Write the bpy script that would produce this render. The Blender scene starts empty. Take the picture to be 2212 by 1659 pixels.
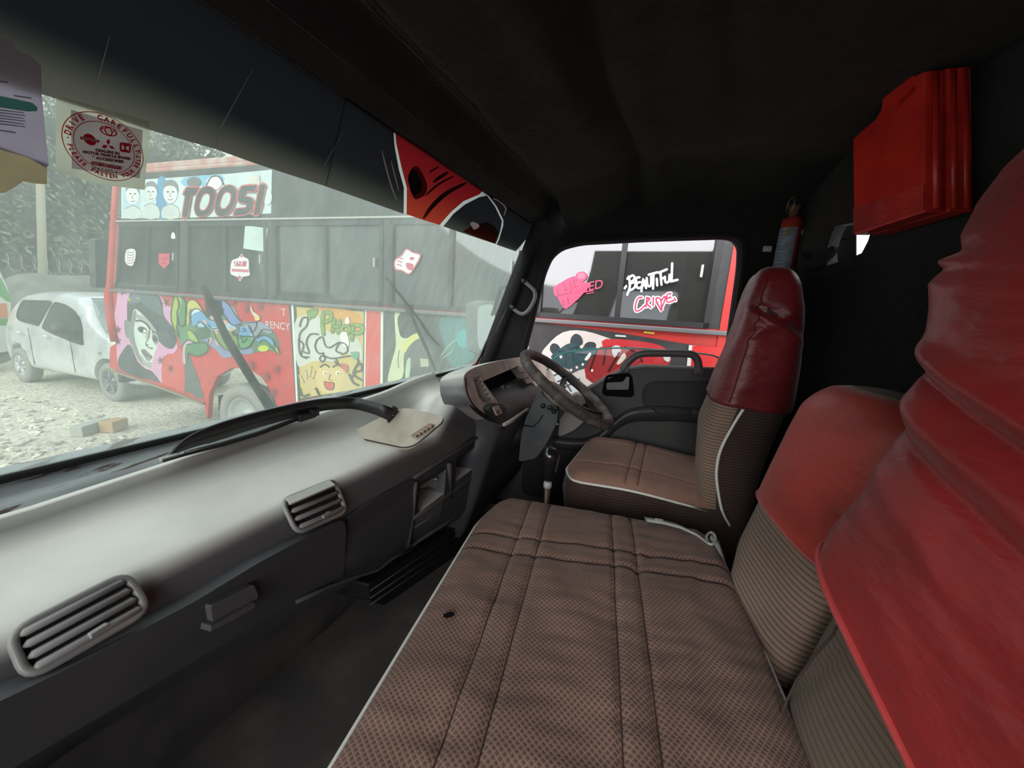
import bpy, bmesh, math, random
from mathutils import Vector, Matrix, noise
from mathutils.geometry import tessellate_polygon
random.seed(7)
SC = bpy.context.scene
COL = SC.collection
# ------------------------------------------------------------------ camera
IW, IH, FPX = 2212, 1659, 810.0
def cam_basis(vp=(1300, 680), roll=3.6):
    r = math.radians(roll)
    dx, dy = vp[0] - IW / 2, vp[1] - IH / 2
    u = dx * math.cos(r) + dy * math.sin(r)
    v = -dx * math.sin(r) + dy * math.cos(r)
    pitch = math.atan2(-v, FPX)
    yaw = math.atan2(u, math.hypot(FPX, v))
    h = Vector((math.cos(yaw), math.sin(yaw), 0)); up = Vector((0, 0, 1))
    right = h.cross(up)
    F = h * math.cos(pitch) - up * math.sin(pitch)
    U = h * math.sin(pitch) + up * math.cos(pitch)
    return right * math.cos(r) + U * math.sin(r), -right * math.sin(r) + U * math.cos(r), F
CR, CU, CF = cam_basis()
CP = Vector((0, 0, 2.0))
cd = bpy.data.cameras.new('camera'); cam = bpy.data.objects.new('camera', cd); COL.objects.link(cam)
cd.sensor_fit = 'HORIZONTAL'; cd.sensor_width = 36.0; cd.lens = 36.0 * FPX / IW
cd.clip_start = 0.01; cd.clip_end = 300
m3 = Matrix((CR, CU, -CF)).transposed()
cam.matrix_world = Matrix.Translation(CP) @ m3.to_4x4()
SC.camera = cam
# ------------------------------------------------------------------ light
SC.view_settings.view_transform = 'Standard'; SC.view_settings.look = 'None'
SC.view_settings.gamma = 1; SC.view_settings.use_curve_mapping = False
SC.view_settings.exposure = 1.4
w = bpy.data.worlds.new('overcast_sky'); SC.world = w; w.use_nodes = True
nt = w.node_tree; nt.nodes.clear()
out = nt.nodes.new('ShaderNodeOutputWorld'); bg = nt.nodes.new('ShaderNodeBackground')
tc = nt.nodes.new('ShaderNodeTexCoord'); sp = nt.nodes.new('ShaderNodeSeparateXYZ')
rp = nt.nodes.new('ShaderNodeValToRGB'); nz = nt.nodes.new('ShaderNodeTexNoise')
nz.inputs['Scale'].default_value = 2.5; mx = nt.nodes.new('ShaderNodeMixRGB'); mx.blend_type = 'MULTIPLY'; mx.inputs[0].default_value = .18
rp.color_ramp.elements[0].position = 0.0; rp.color_ramp.elements[0].color = (.72, .75, .76, 1)
rp.color_ramp.elements[1].position = 0.7; rp.color_ramp.elements[1].color = (.92, .95, 1.0, 1)
nt.links.new(tc.outputs['Generated'], sp.inputs[0]); nt.links.new(sp.outputs['Z'], rp.inputs[0])
nt.links.new(tc.outputs['Generated'], nz.inputs['Vector'])
nt.links.new(rp.outputs[0], mx.inputs[1]); nt.links.new(nz.outputs['Fac'], mx.inputs[2])
nt.links.new(mx.outputs[0], bg.inputs[0]); nt.links.new(bg.outputs[0], out.inputs[0])
bg.inputs[1].default_value = 1.0
def sun(name, d, strength, angle, color=(1, .98, .95)):
    l = bpy.data.lights.new(name, 'SUN'); l.energy = strength; l.angle = math.radians(angle); l.color = color
    o = bpy.data.objects.new(name, l); COL.objects.link(o)
    o.rotation_euler = Vector(d).to_track_quat('-Z', 'Y').to_euler(); o.location = (-4, -4, 8)
    return o
sun('hazy_sun', (1.0, -0.25, -0.62), 1.6, 55)
# ------------------------------------------------------------------ pixel rays onto real planes
def ray(x, y): return CF + CR * ((x - IW / 2) / FPX) - CU * ((y - IH / 2) / FPX)
def PP(x, y, p0, n):
    d = ray(x, y); n = Vector(n); return CP + d * ((Vector(p0) - CP).dot(n) / d.dot(n))
def PX(x, y, v): return PP(x, y, (v, 0, 0), (1, 0, 0))
def PY(x, y, v): return PP(x, y, (0, v, 0), (0, 1, 0))
def PZ(x, y, v): return PP(x, y, (0, 0, v), (0, 0, 1))
V = Vector
# ------------------------------------------------------------------ materials
MATS = {}
def M(name, col=(.5, .5, .5), rough=.6, spec=.5, metal=0, bump=None, vary=None, spots=None, coat=0, sheen=0, trans=0, stretch=None):
    """bump=(scale,strength[,distance]); vary=(scale,colour2,lo,hi); spots=(scale,colour,threshold)"""
    if name in MATS: return MATS[name]
    m = bpy.data.materials.new(name); m.use_nodes = True; MATS[name] = m
    nt = m.node_tree; b = nt.nodes['Principled BSDF']
    b.inputs['Base Color'].default_value = (*col, 1); b.inputs['Roughness'].default_value = rough
    b.inputs['Specular IOR Level'].default_value = spec; b.inputs['Metallic'].default_value = metal
    b.inputs['Coat Weight'].default_value = coat; b.inputs['Sheen Weight'].default_value = sheen
    b.inputs['Transmission Weight'].default_value = trans
    tc = nt.nodes.new('ShaderNodeTexCoord'); vec = tc.outputs['Object']
    if stretch:
        mp = nt.nodes.new('ShaderNodeMapping'); mp.inputs['Scale'].default_value = stretch
        nt.links.new(vec, mp.inputs[0]); vec = mp.outputs[0]
    last = None
    def nzn(scale, detail=5):
        n = nt.nodes.new('ShaderNodeTexNoise'); n.inputs['Scale'].default_value = scale; n.inputs['Detail'].default_value = detail
        nt.links.new(vec, n.inputs['Vector']); return n.outputs['Fac']
    def mix(fac, a, c2):
        x = nt.nodes.new('ShaderNodeMixRGB'); nt.links.new(fac, x.inputs[0])
        if a is None: x.inputs[1].default_value = (*col, 1)
        else: nt.links.new(a, x.inputs[1])
        x.inputs[2].default_value = (*c2, 1); return x.outputs[0]
    if vary:
        r = nt.nodes.new('ShaderNodeMapRange'); r.inputs[1].default_value = vary[2]; r.inputs[2].default_value = vary[3]
        nt.links.new(nzn(vary[0]), r.inputs[0]); last = mix(r.outputs[0], last, vary[1])
    if spots:
        r = nt.nodes.new('ShaderNodeMapRange'); r.inputs[1].default_value = spots[2]; r.inputs[2].default_value = spots[2] + .04
        nt.links.new(nzn(spots[0], 8), r.inputs[0]); last = mix(r.outputs[0], last, spots[1])
    if last: nt.links.new(last, b.inputs['Base Color'])
    if bump:
        bp = nt.nodes.new('ShaderNodeBump'); bp.inputs['Strength'].default_value = bump[1]
        bp.inputs['Distance'].default_value = bump[2] if len(bump) > 2 else .002
        nt.links.new(nzn(bump[0]), bp.inputs['Height']); nt.links.new(bp.outputs[0], b.inputs['Normal'])
    return m
def paint(c, rough=.5):
    k = 'paint_%02x%02x%02x' % tuple(int(max(0, min(1, v)) * 255) for v in c)
    return M(k, c, rough, .4, vary=(7, tuple(v * .8 + .03 for v in c), .45, .75))
def srgb(r, g, b):
    return tuple(((v / 255) / 12.92 if v < 10.3 else (((v / 255) + .055) / 1.055) ** 2.4) for v in (r, g, b))
# ------------------------------------------------------------------ mesh builder
class B:
    def __init__(s): s.v = []; s.f = []; s.mi = []; s.mats = []; s.sm = []
    def m(s, mat):
        if mat not in s.mats: s.mats.append(mat)
        return s.mats.index(mat)
    def add(s, vs, fs, mat=None, smooth=True):
        o = len(s.v); s.v += [V(p) for p in vs]; i = s.m(mat) if mat else 0
        for f in fs: s.f.append([o + k for k in f]); s.mi.append(i); s.sm.append(smooth)
        return s
    def box(s, c, size, rot=None, mat=None):
        c = V(c); hx, hy, hz = (k / 2 for k in size); R = rot or Matrix.Identity(3)
        vs = [c + R @ V((x, y, z)) for x in (-hx, hx) for y in (-hy, hy) for z in (-hz, hz)]
        return s.add(vs, [(0, 1, 3, 2), (4, 6, 7, 5), (0, 4, 5, 1), (2, 3, 7, 6), (0, 2, 6, 4), (1, 5, 7, 3)], mat, False)
    def prism(s, pts, off, mat=None, smooth=False):
        """polygon pts (3D) swept by vector off"""
        off = V(off); n = len(pts); p = [V(q) for q in pts]
        tri = [list(t) for t in tessellate_polygon([p])]
        s.add(p + [q + off for q in p], [list(reversed(t)) for t in tri] + [[k + n for k in t] for t in tri], mat, False)
        o = len(s.v) - 2 * n
        for k in range(n):
            s.f.append([o + k, o + (k + 1) % n, o + n + (k + 1) % n, o + n + k]); s.mi.append(s.m(mat) if mat else 0); s.sm.append(smooth)
        return s
    def flat(s, pts, mat=None):
        p = [V(q) for q in pts]
        return s.add(p, [list(t) for t in tessellate_polygon([p])], mat, False)
    def grid(s, rows, cu=False, cv=False, mat=None, smooth=True):
        nr, nc = len(rows), len(rows[0]); vs = [p for r in rows for p in r]; fs = []
        for i in range(nr if cu else nr - 1):
            for j in range(nc if cv else nc - 1):
                a, b2 = i, (i + 1) % nr; c, d = j, (j + 1) % nc
                fs.append((a * nc + c, a * nc + d, b2 * nc + d, b2 * nc + c))
        return s.add(vs, fs, mat, smooth)
    def cap(s, ring, mat=None, rev=False):
        c = sum((V(p) for p in ring), V()) / len(ring); n = len(ring)
        fs = [(k, (k + 1) % n, n) for k in range(n)]
        if rev: fs = [tuple(reversed(f)) for f in fs]
        return s.add(list(ring) + [c], fs, mat, True)
    def tube(s, path, r, seg=10, closed=False, mat=None, flatten=None):
        path = [V(p) for p in path]; n = len(path); rows = []
        up = V((0, 0, 1)); prev = None
        for i, p in enumerate(path):
            if closed: t = path[(i + 1) % n] - path[i - 1]
            else: t = path[min(i + 1, n - 1)] - path[max(i - 1, 0)]
            t.normalize()
            if prev is None:
                a = up if abs(t.z) < .9 else V((1, 0, 0)); u = t.cross(a).normalized()
            else:
                u = (prev - t * prev.dot(t)).normalized()
            prev = u; w2 = t.cross(u); rr = r[i] if isinstance(r, (list, tuple)) else r
            fx, fy = flatten or (1, 1)
            rows.append([p + (u * math.cos(2 * math.pi * k / seg) * fx + w2 * math.sin(2 * math.pi * k / seg) * fy) * rr for k in range(seg)])
        s.grid(rows, closed, True, mat)
        if not closed: s.cap(rows[0], mat); s.cap(rows[-1], mat, True)
        return s
    def lathe(s, prof, org, axis=(0, 0, 1), seg=24, mat=None, capped=True):
        ax = V(axis).normalized(); a = V((1, 0, 0)) if abs(ax.x) < .9 else V((0, 1, 0))
        u = ax.cross(a).normalized(); w2 = ax.cross(u); org = V(org)
        rows = [[org + ax * h + (u * math.cos(2 * math.pi * k / seg) + w2 * math.sin(2 * math.pi * k / seg)) * max(r, 1e-4) for k in range(seg)] for r, h in prof]
        s.grid(rows, False, True, mat)
        if capped: s.cap(rows[0], mat); s.cap(rows[-1], mat, True)
        return s
    def ribbon(s, path, wv, th, mat=None):
        """flat band: path centre points, wv width vectors (list or one), th thickness"""
        path = [V(p) for p in path]; rows = []
        for i, p in enumerate(path):
            wq = V(wv[i]) if isinstance(wv, list) else V(wv)
            t = (path[min(i + 1, len(path) - 1)] - path[max(i - 1, 0)]).normalized(); nn = t.cross(wq).normalized() * th / 2
            rows.append([p - wq / 2 - nn, p + wq / 2 - nn, p + wq / 2 + nn, p - wq / 2 + nn])
        s.grid(rows, False, True, mat); s.cap(rows[0], mat); s.cap(rows[-1], mat, True); return s
WL = {}
def build(b, name, mat=None, parent=None, bevel=0, subsurf=0, weld=True, auto=True, solid=0):
    me = bpy.data.meshes.new(name); off = V(WL.get(parent.name, (0, 0, 0))) if parent else V((0, 0, 0))
    if parent is None:
        # origin at the thing's base
        xs = [p.x for p in b.v]; ys = [p.y for p in b.v]; zs = [p.z for p in b.v]
        off = V(((min(xs) + max(xs)) / 2, (min(ys) + max(ys)) / 2, min(zs)))
    me.from_pydata([tuple(p - off) for p in b.v], [], b.f); me.update()
    mats = b.mats or []
    if mat and not mats: mats = [mat]
    for k in mats: me.materials.append(k)
    me.polygons.foreach_set('material_index', b.mi); me.polygons.foreach_set('use_smooth', b.sm)
    bm = bmesh.new(); bm.from_mesh(me)
    if weld: bmesh.ops.remove_doubles(bm, verts=bm.verts, dist=1e-5)
    bmesh.ops.recalc_face_normals(bm, faces=bm.faces); bm.to_mesh(me); bm.free()
    o = bpy.data.objects.new(name, me); COL.objects.link(o)
    if parent: o.parent = parent
    else: o.location = off
    WL[o.name] = off
    if solid:
        k = o.modifiers.new('thick', 'SOLIDIFY'); k.thickness = solid; k.offset = 0
    if bevel:
        k = o.modifiers.new('bevel', 'BEVEL'); k.width = bevel; k.segments = 2; k.limit_method = 'ANGLE'; k.angle_limit = math.radians(40)
        k.harden_normals = False
    if subsurf:
        k = o.modifiers.new('sub', 'SUBSURF'); k.levels = subsurf; k.render_levels = subsurf
    return o
def thing(name, label, cat, loc=(0, 0, 0), group=None):
    o = bpy.data.objects.new(name, None); COL.objects.link(o); o.location = loc; o.empty_display_size = .1
    WL[o.name] = V(loc); o['label'] = label; o['category'] = cat
    if group: o['group'] = group
    return o
def tag(o, label, cat, group=None, kind=None):
    o['label'] = label; o['category'] = cat
    if group: o['group'] = group
    if kind: o['kind'] = kind
    return o
def struct(o, label=None, cat=None):
    o['kind'] = 'structure'
    if label: o['label'] = label
    if cat: o['category'] = cat
    return o
def cut(obj, cutters):
    """carve boxes / prisms (builders in world space) out of obj, then throw the cutters away"""
    off = WL[obj.name]
    for cb in cutters:
        me = bpy.data.meshes.new('cut'); me.from_pydata([tuple(p - off) for p in cb.v], [], cb.f)
        bm = bmesh.new(); bm.from_mesh(me); bmesh.ops.remove_doubles(bm, verts=bm.verts, dist=1e-5)
        bmesh.ops.recalc_face_normals(bm, faces=bm.faces); bm.to_mesh(me); bm.free()
        c = bpy.data.objects.new('cut', me); COL.objects.link(c); c.matrix_world = Matrix.Identity(4)
        par = obj.parent; loc = obj.location.copy(); obj.parent = None; obj.location = (0, 0, 0)
        md = obj.modifiers.new('cut', 'BOOLEAN'); md.operation = 'DIFFERENCE'; md.object = c; md.solver = 'EXACT'
        bpy.context.view_layer.update()
        dg = bpy.context.evaluated_depsgraph_get()
        nm = bpy.data.meshes.new_from_object(obj.evaluated_get(dg))
        obj.modifiers.remove(md); obj.data = nm; obj.parent = par; obj.location = loc
        bpy.data.objects.remove(c)
def cr(pts, n=6, closed=True):
    """Catmull-Rom through points"""
    out = []; N = len(pts); P = [V(p) for p in pts]
    for i in range(N if closed else N - 1):
        if closed: a, b2, c, d = P[i - 1], P[i], P[(i + 1) % N], P[(i + 2) % N]
        else: a, b2, c, d = P[max(i - 1, 0)], P[i], P[i + 1], P[min(i + 2, N - 1)]
        for k in range(n):
            t = k / n
            out.append(.5 * ((2 * b2) + (c - a) * t + (2 * a - 5 * b2 + 4 * c - d) * t * t + (-a + 3 * b2 - 3 * c + d) * t ** 3))
    if not closed: out.append(P[-1])
    return out
def rrect(o, u, v, wd, ht, r, n=5):
    """rounded rectangle starting at corner o, unit vectors u (width) and v (height)"""
    o, u, v = V(o), V(u), V(v); pts = []
    for (cx, cy, a0) in ((r, r, 180), (wd - r, r, 270), (wd - r, ht - r, 0), (r, ht - r, 90)):
        for k in range(n + 1):
            a = math.radians(a0 + 90 * k / n); pts.append(o + u * (cx + r * math.cos(a)) + v * (cy + r * math.sin(a)))
    return pts
def roundpoly(pts, r, n=4):
    """round the corners of a planar polygon"""
    out = []; N = len(pts)
    for i in range(N):
        a, b2, c = V(pts[i - 1]), V(pts[i]), V(pts[(i + 1) % N])
        d1 = (a - b2); d2 = (c - b2); rr = min(r, d1.length * .45, d2.length * .45)
        p, q = b2 + d1.normalized() * rr, b2 + d2.normalized() * rr
        for k in range(n + 1):
            t = k / n; out.append(p * (1 - t) ** 2 + b2 * 2 * t * (1 - t) + q * t * t)
    return out
def sstep(a, b, x):
    t = max(0, min(1, (x - a) / (b - a))); return t * t * (3 - 2 * t)
def lerp_tab(tab, x):
    if x <= tab[0][0]: return tab[0][1]
    for (a, fa), (b2, fb) in zip(tab, tab[1:]):
        if x <= b2: return fa + (fb - fa) * (x - a) / (b2 - a)
    return tab[-1][1]
class Art:
    """paintwork laid flat on a real surface: p0,n = its plane, lift grows a hair with each coat"""
    def __init__(s, p0, n, lift=.002, step=.0004, xf=None):
        s.b = B(); s.n = V(n).normalized(); s.p0 = V(p0); s.l = lift; s.st = step; s.xf = xf or (lambda x, y: (x, y))
    def P(s, x, y): return PP(*s.xf(x, y), s.p0 + s.n * s.l, s.n)
    def fill(s, pts, col, smooth=0):
        if smooth:
            pts = [(q.x, q.y) for q in cr([V((a, c, 0)) for a, c in pts], smooth)]
        s.b.flat([s.P(*q) for q in pts], paint(srgb(*col)) if isinstance(col, tuple) else col); s.l += s.st; return s
    def stroke(s, pts, wd, col, closed=False, smooth=4):
        """wd in picture-crop units"""
        if smooth: pts = [(q.x, q.y) for q in cr([V((a, c, 0)) for a, c in pts], smooth, closed)]
        mt = paint(srgb(*col)) if isinstance(col, tuple) else col; n = len(pts); L = []; R = []
        for i, (x, y) in enumerate(pts):
            if closed: a, c = pts[i - 1], pts[(i + 1) % n]
            else: a, c = pts[max(i - 1, 0)], pts[min(i + 1, n - 1)]
            dx, dy = c[0] - a[0], c[1] - a[1]; d = math.hypot(dx, dy) or 1; h = wd / 2
            L.append(s.P(x - dy / d * h, y + dx / d * h)); R.append(s.P(x + dy / d * h, y - dx / d * h))
        s.b.grid([[p, q] for p, q in zip(L, R)], closed, False, mt, False)
        if not closed:
            for x, y in (pts[0], pts[-1]):
                s.b.flat([s.P(x + wd * .5 * math.cos(k * .7854), y + wd * .5 * math.sin(k * .7854)) for k in range(8)], mt)
        s.l += s.st; return s
    def ell(s, x, y, rx, ry, col, rot=0, n=20):
        c, q = math.cos(rot), math.sin(rot)
        return s.fill([(x + rx * math.cos(a) * c - ry * math.sin(a) * q, y + rx * math.cos(a) * q + ry * math.sin(a) * c) for a in [2 * math.pi * k / n for k in range(n)]], col)
FONT = None
def text_mesh(b, txt, size, org, u, v, mat, depth=0, shear=0, bold=0, center=True, wscale=1.0):
    """built-in font, laid on plane (org,u,v)"""
    cu = bpy.data.curves.new('t', 'FONT'); cu.body = txt; cu.size = size; cu.shear = shear; cu.offset = bold; cu.resolution_u = 3
    cu.align_x = 'CENTER' if center else 'LEFT'; cu.align_y = 'CENTER' if center else 'BOTTOM_BASELINE'
    o = bpy.data.objects.new('t', cu); COL.objects.link(o); bpy.context.view_layer.update()
    me = bpy.data.meshes.new_from_object(o.evaluated_get(bpy.context.evaluated_depsgraph_get()))
    org, u, v = V(org), V(u), V(v)
    b.add([org + u * p.co.x * wscale + v * p.co.y for p in me.vertices], [list(p.vertices) for p in me.polygons], mat, False)
    bpy.data.objects.remove(o); bpy.data.meshes.remove(me); bpy.data.curves.remove(cu)
# ================================================================== CAB MATERIALS
def fabric(name, base, dot, scale, rot=0, rough=.95, thresh=.25, vecaxes='XY', sheen=.12):
    """velour with a small woven dot or rib pattern (object space)"""
    m = M(name, base, rough, .15, sheen=sheen); nt = m.node_tree; b = nt.nodes['Principled BSDF']
    tc = nt.nodes.new('ShaderNodeTexCoord'); mp = nt.nodes.new('ShaderNodeMapping'); mp.inputs['Rotation'].default_value = (0, 0, rot)
    sx = nt.nodes.new('ShaderNodeSeparateXYZ'); nt.links.new(tc.outputs['Object'], mp.inputs[0]); nt.links.new(mp.outputs[0], sx.inputs[0])
    def math_(op, a, c=None):
        n = nt.nodes.new('ShaderNodeMath'); n.operation = op
        for i, q in enumerate((a, c)):
            if q is None: continue
            if isinstance(q, (int, float)): n.inputs[i].default_value = q
            else: nt.links.new(q, n.inputs[i])
        return n.outputs[0]
    a = math_('SINE', math_('MULTIPLY', sx.outputs[vecaxes[0]], scale)); c = math_('SINE', math_('MULTIPLY', sx.outputs[vecaxes[1]], scale)) if len(vecaxes) > 1 else 1.0
    h = math_('MULTIPLY', a, c); h = math_('ABSOLUTE', h) if len(vecaxes) > 1 else h
    r = nt.nodes.new('ShaderNodeMapRange'); r.inputs[1].default_value = thresh; r.inputs[2].default_value = thresh + .3; nt.links.new(h, r.inputs[0])
    x = nt.nodes.new('ShaderNodeMixRGB'); nt.links.new(r.outputs[0], x.inputs[0]); x.inputs[1].default_value = (*base, 1); x.inputs[2].default_value = (*dot, 1)
    n = nt.nodes.new('ShaderNodeTexNoise'); n.inputs['Scale'].default_value = 5; n.inputs['Detail'].default_value = 6; nt.links.new(tc.outputs['Object'], n.inputs['Vector'])
    r2 = nt.nodes.new('ShaderNodeMapRange'); r2.inputs[1].default_value = .4; r2.inputs[2].default_value = .7; r2.inputs[3].default_value = .82; r2.inputs[4].default_value = 1.12
    nt.links.new(n.outputs['Fac'], r2.inputs[0])
    x2 = nt.nodes.new('ShaderNodeMixRGB'); x2.blend_type = 'MULTIPLY'; x2.inputs[0].default_value = 1; nt.links.new(x.outputs[0], x2.inputs[1]); nt.links.new(r2.outputs[0], x2.inputs[2])
    nt.links.new(x2.outputs[0], b.inputs['Base Color'])
    bp = nt.nodes.new('ShaderNodeBump'); bp.inputs['Strength'].default_value = .6; bp.inputs['Distance'].default_value = .0012; nt.links.new(h, bp.inputs['Height']); nt.links.new(bp.outputs[0], b.inputs['Normal'])
    return m
BROWN = (.30, .185, .15)
m_dots = fabric('brown_velour_dots', (.27, .165, .130), (.155, .092, .074), 470, math.radians(38))
m_rib = fabric('brown_ribbed_cloth', (.31, .215, .165), (.15, .10, .078), 640, 0, vecaxes='Z', thresh=.45)
m_ribz = fabric('olive_brown_ribbed_cloth', (.23, .165, .125), (.15, .105, .08), 620, 0, vecaxes='Z', thresh=.5)
m_side = fabric('dark_brown_side_cloth', (.085, .052, .045), (.05, .03, .027), 700, 0, vecaxes='Z', sheen=.1)
def leather(name, col, crease=22):
    m = M(name, col, .42, .5, bump=(crease, .55, .006), vary=(6, tuple(c * .72 for c in col), .42, .7), stretch=(1, 1, 2.2))
    nt = m.node_tree; b = nt.nodes['Principled BSDF']; b.inputs['Sheen Weight'].default_value = .25; b.inputs['Sheen Roughness'].default_value = .4
    tc = nt.nodes.new('ShaderNodeTexCoord'); vo = nt.nodes.new('ShaderNodeTexVoronoi'); vo.feature = 'DISTANCE_TO_EDGE'; vo.inputs['Scale'].default_value = 420
    bp = nt.nodes.new('ShaderNodeBump'); bp.inputs['Strength'].default_value = .12; bp.inputs['Distance'].default_value = .0006
    nt.links.new(tc.outputs['Object'], vo.inputs['Vector']); nt.links.new(vo.outputs['Distance'], bp.inputs['Height'])
    old = b.inputs['Normal'].links[0].from_socket; nt.links.new(old, bp.inputs['Normal']); nt.links.new(bp.outputs[0], b.inputs['Normal']); return m
m_red = leather('red_leatherette', (.36, .020, .020))
m_redD = leather('dark_red_leatherette', (.20, .014, .019))
m_pipe = M('white_piping', (.78, .78, .72), .5)
m_seam = M('dark_brown_thread', (.07, .045, .04), .9, .1)
m_dash = M('grey_dash_plastic', (.36, .355, .34), .34, .5, bump=(900, .12, .0006), vary=(4, (.42, .40, .37), .45, .7), stretch=(.6, 1.6, 1.6))
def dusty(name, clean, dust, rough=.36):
    """plastic with patchy pale dust; top-to-front shading is put into the colour by face slope"""
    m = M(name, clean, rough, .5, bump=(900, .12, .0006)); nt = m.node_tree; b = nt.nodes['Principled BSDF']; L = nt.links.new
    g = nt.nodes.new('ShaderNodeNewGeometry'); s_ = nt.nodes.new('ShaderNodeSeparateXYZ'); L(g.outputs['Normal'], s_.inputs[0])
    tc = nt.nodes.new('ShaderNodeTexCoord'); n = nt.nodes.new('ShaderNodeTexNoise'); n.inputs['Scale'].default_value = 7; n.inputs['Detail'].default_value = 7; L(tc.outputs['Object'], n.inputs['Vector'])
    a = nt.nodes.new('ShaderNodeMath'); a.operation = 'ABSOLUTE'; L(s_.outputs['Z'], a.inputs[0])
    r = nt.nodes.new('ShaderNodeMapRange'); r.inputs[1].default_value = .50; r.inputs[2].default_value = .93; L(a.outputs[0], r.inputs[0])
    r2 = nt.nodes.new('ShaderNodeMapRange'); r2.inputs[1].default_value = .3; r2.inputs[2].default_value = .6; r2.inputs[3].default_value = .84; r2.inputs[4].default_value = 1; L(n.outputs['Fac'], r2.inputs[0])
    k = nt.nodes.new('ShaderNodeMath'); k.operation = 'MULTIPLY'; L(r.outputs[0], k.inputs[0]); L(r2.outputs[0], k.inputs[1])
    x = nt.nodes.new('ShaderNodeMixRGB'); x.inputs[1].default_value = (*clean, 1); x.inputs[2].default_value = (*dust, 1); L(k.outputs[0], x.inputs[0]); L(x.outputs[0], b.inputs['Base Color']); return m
m_dust_shade = dusty('dusty_shaded_dash', (.13, .13, .135), (.84, .825, .77))  # real dust on top, plus crest and valley shading put into the colour
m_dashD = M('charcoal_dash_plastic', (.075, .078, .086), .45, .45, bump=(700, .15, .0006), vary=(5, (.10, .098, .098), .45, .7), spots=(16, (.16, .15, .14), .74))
m_vent = M('vent_plastic', (.27, .27, .268), .34, .5, vary=(14, (.36, .345, .32), .45, .7))
m_blk = M('black_plastic', (.018, .018, .02), .45, .5)
m_hole = M('black_void', (.006, .006, .007), .9, .1)
m_door = M('door_panel_plastic', (.055, .055, .058), .5, .45, bump=(500, .15, .0006), vary=(9, (.06, .058, .056), .5, .7))
m_beige = M('dusty_grey_plastic', (.70, .64, .55), .5, .4, vary=(12, (.40, .36, .31), .45, .7), bump=(60, .1))
m_lin = M('black_felt_lining', (.020, .0195, .0195), .97, .05, bump=(60, .8, .006), vary=(9, (.026, .025, .0245), .4, .72), sheen=.06)
m_carp = M('charcoal_carpet', (.026, .027, .028), .98, .05, bump=(260, .9, .003), vary=(240, (.05, .05, .052), .5, .7), sheen=.05)
m_floor = M('dusty_rubber_mat', (.11, .103, .10), .75, .3, bump=(45, .3, .002), vary=(5, (.22, .19, .17), .45, .72), spots=(60, (.4, .37, .34), .74))
m_sill = M('chipped_grey_paint', (.42, .46, .47), .5, .4, vary=(9, (.25, .27, .28), .4, .65), spots=(24, (.10, .065, .05), .56), stretch=(.35, 3, 3), bump=(30, .2))
m_rub = M('black_rubber', (.02, .02, .02), .7, .3, bump=(40, .3))
m_grey = M('light_grey_plastic', (.42, .43, .42), .4)
m_steel = M('bare_metal_bracket', (.55, .55, .53), .45, .5, .6, vary=(20, (.35, .33, .3), .5, .7))
m_rubz = M('worn_wheel_grip', (.075, .066, .06), .6, .4, bump=(120, 1.0, .004), vary=(14, (.24, .20, .18), .5, .68))
# ================================================================== CAB SHELL
SK = -.17                                   # the windscreen and dash sweep back towards the driver's side
def S(x, yp, z): return V((x, yp + SK * x, z))
WN = V((.17, 1, .333)); W0 = V((0, .85, 1.72))
def PW(x, y, off=0): return PP(x, y, W0 + WN.normalized() * off, WN)
XS = [-.75 + .05 * k for k in range(50)]    # -.75 .. 1.70
# floor
b = B(); b.grid([[V((x, y, 1.0 + .004 * noise.noise(V((x * 6, y * 6, 0))))) for x in [-.8 + .1 * k for k in range(27)]] for y in [-.72 + .1 * k for k in range(18)]])
floor = struct(build(b, 'floor', m_floor, solid=.02), 'dusty dark rubber mat covering the cab floor')
# toe board below the windscreen
b = B(); b.grid([[S(x, .86, .98), S(x, .90, 1.1), S(x, .93, 1.35), S(x, .90, 1.62), S(x, .88, 1.70)] for x in XS])
struct(build(b, 'wall_front', m_floor, solid=.02))
# windscreen sill
b = B(); b.grid([[S(x, .885, 1.66), S(x, .885, 1.728), S(x, .868, 1.733), S(x, .845, 1.712), S(x, .835, 1.700), S(x, .803, 1.698), S(x, .800, 1.689), S(x, .765, 1.688), S(x, .73, 1.66)] for x in XS])
struct(build(b, 'trim_1', m_sill))
# rubber seal round the glass
b = B(); b.tube([S(x, .850, 1.722) for x in XS[:-1]] + [V((1.685, .553, 1.735)), V((1.71, .543, 1.78))] + [V((1.72, .85 + SK * 1.72 - .333 * (z - 1.72), z)) for z in (1.85, 2.0, 2.15, 2.3, 2.4)], .007, 8)
struct(build(b, 'trim_2', m_rub), 'black rubber seal along the windscreen edge')
# header rail above the glass
prof = [(.660, 2.41), (.645, 2.385), (.632, 2.373), (.612, 2.376), (.592, 2.388), (.576, 2.398), (.570, 2.42), (.560, 2.455), (.535, 2.468), (.51, 2.458), (.490, 2.442), (.478, 2.446)]
b = B(); b.grid([[S(x, yp, z + .0025 * noise.noise(V((x * 9, yp * 30, 3)))) for yp, z in prof] for x in [-.75 + .025 * k for k in range(100)]])
hd_ = struct(build(b, 'trim_3', m_lin, solid=.004), 'black padded header rail above the windscreen')
m_edge = M('pale_felt_edge', (.055, .053, .052), .9, .1, vary=(40, (.03, .03, .03), .4, .6))  # slightly lighter felt lines along the rail edges
for yp_, z_, r_e in ((.632, 2.3705, .003), (.578, 2.395, .0016), (.494, 2.440, .0022)):
    b = B(); b.tube([S(x, yp_ + .003 * noise.noise(V((x * 7, z_ * 20, 0))), z_ + .002 * noise.noise(V((x * 9, z_ * 30, 4)))) for x in [-.75 + .05 * k for k in range(50)]], r_e, 6); build(b, 'rail_edge', m_edge, hd_)
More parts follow.
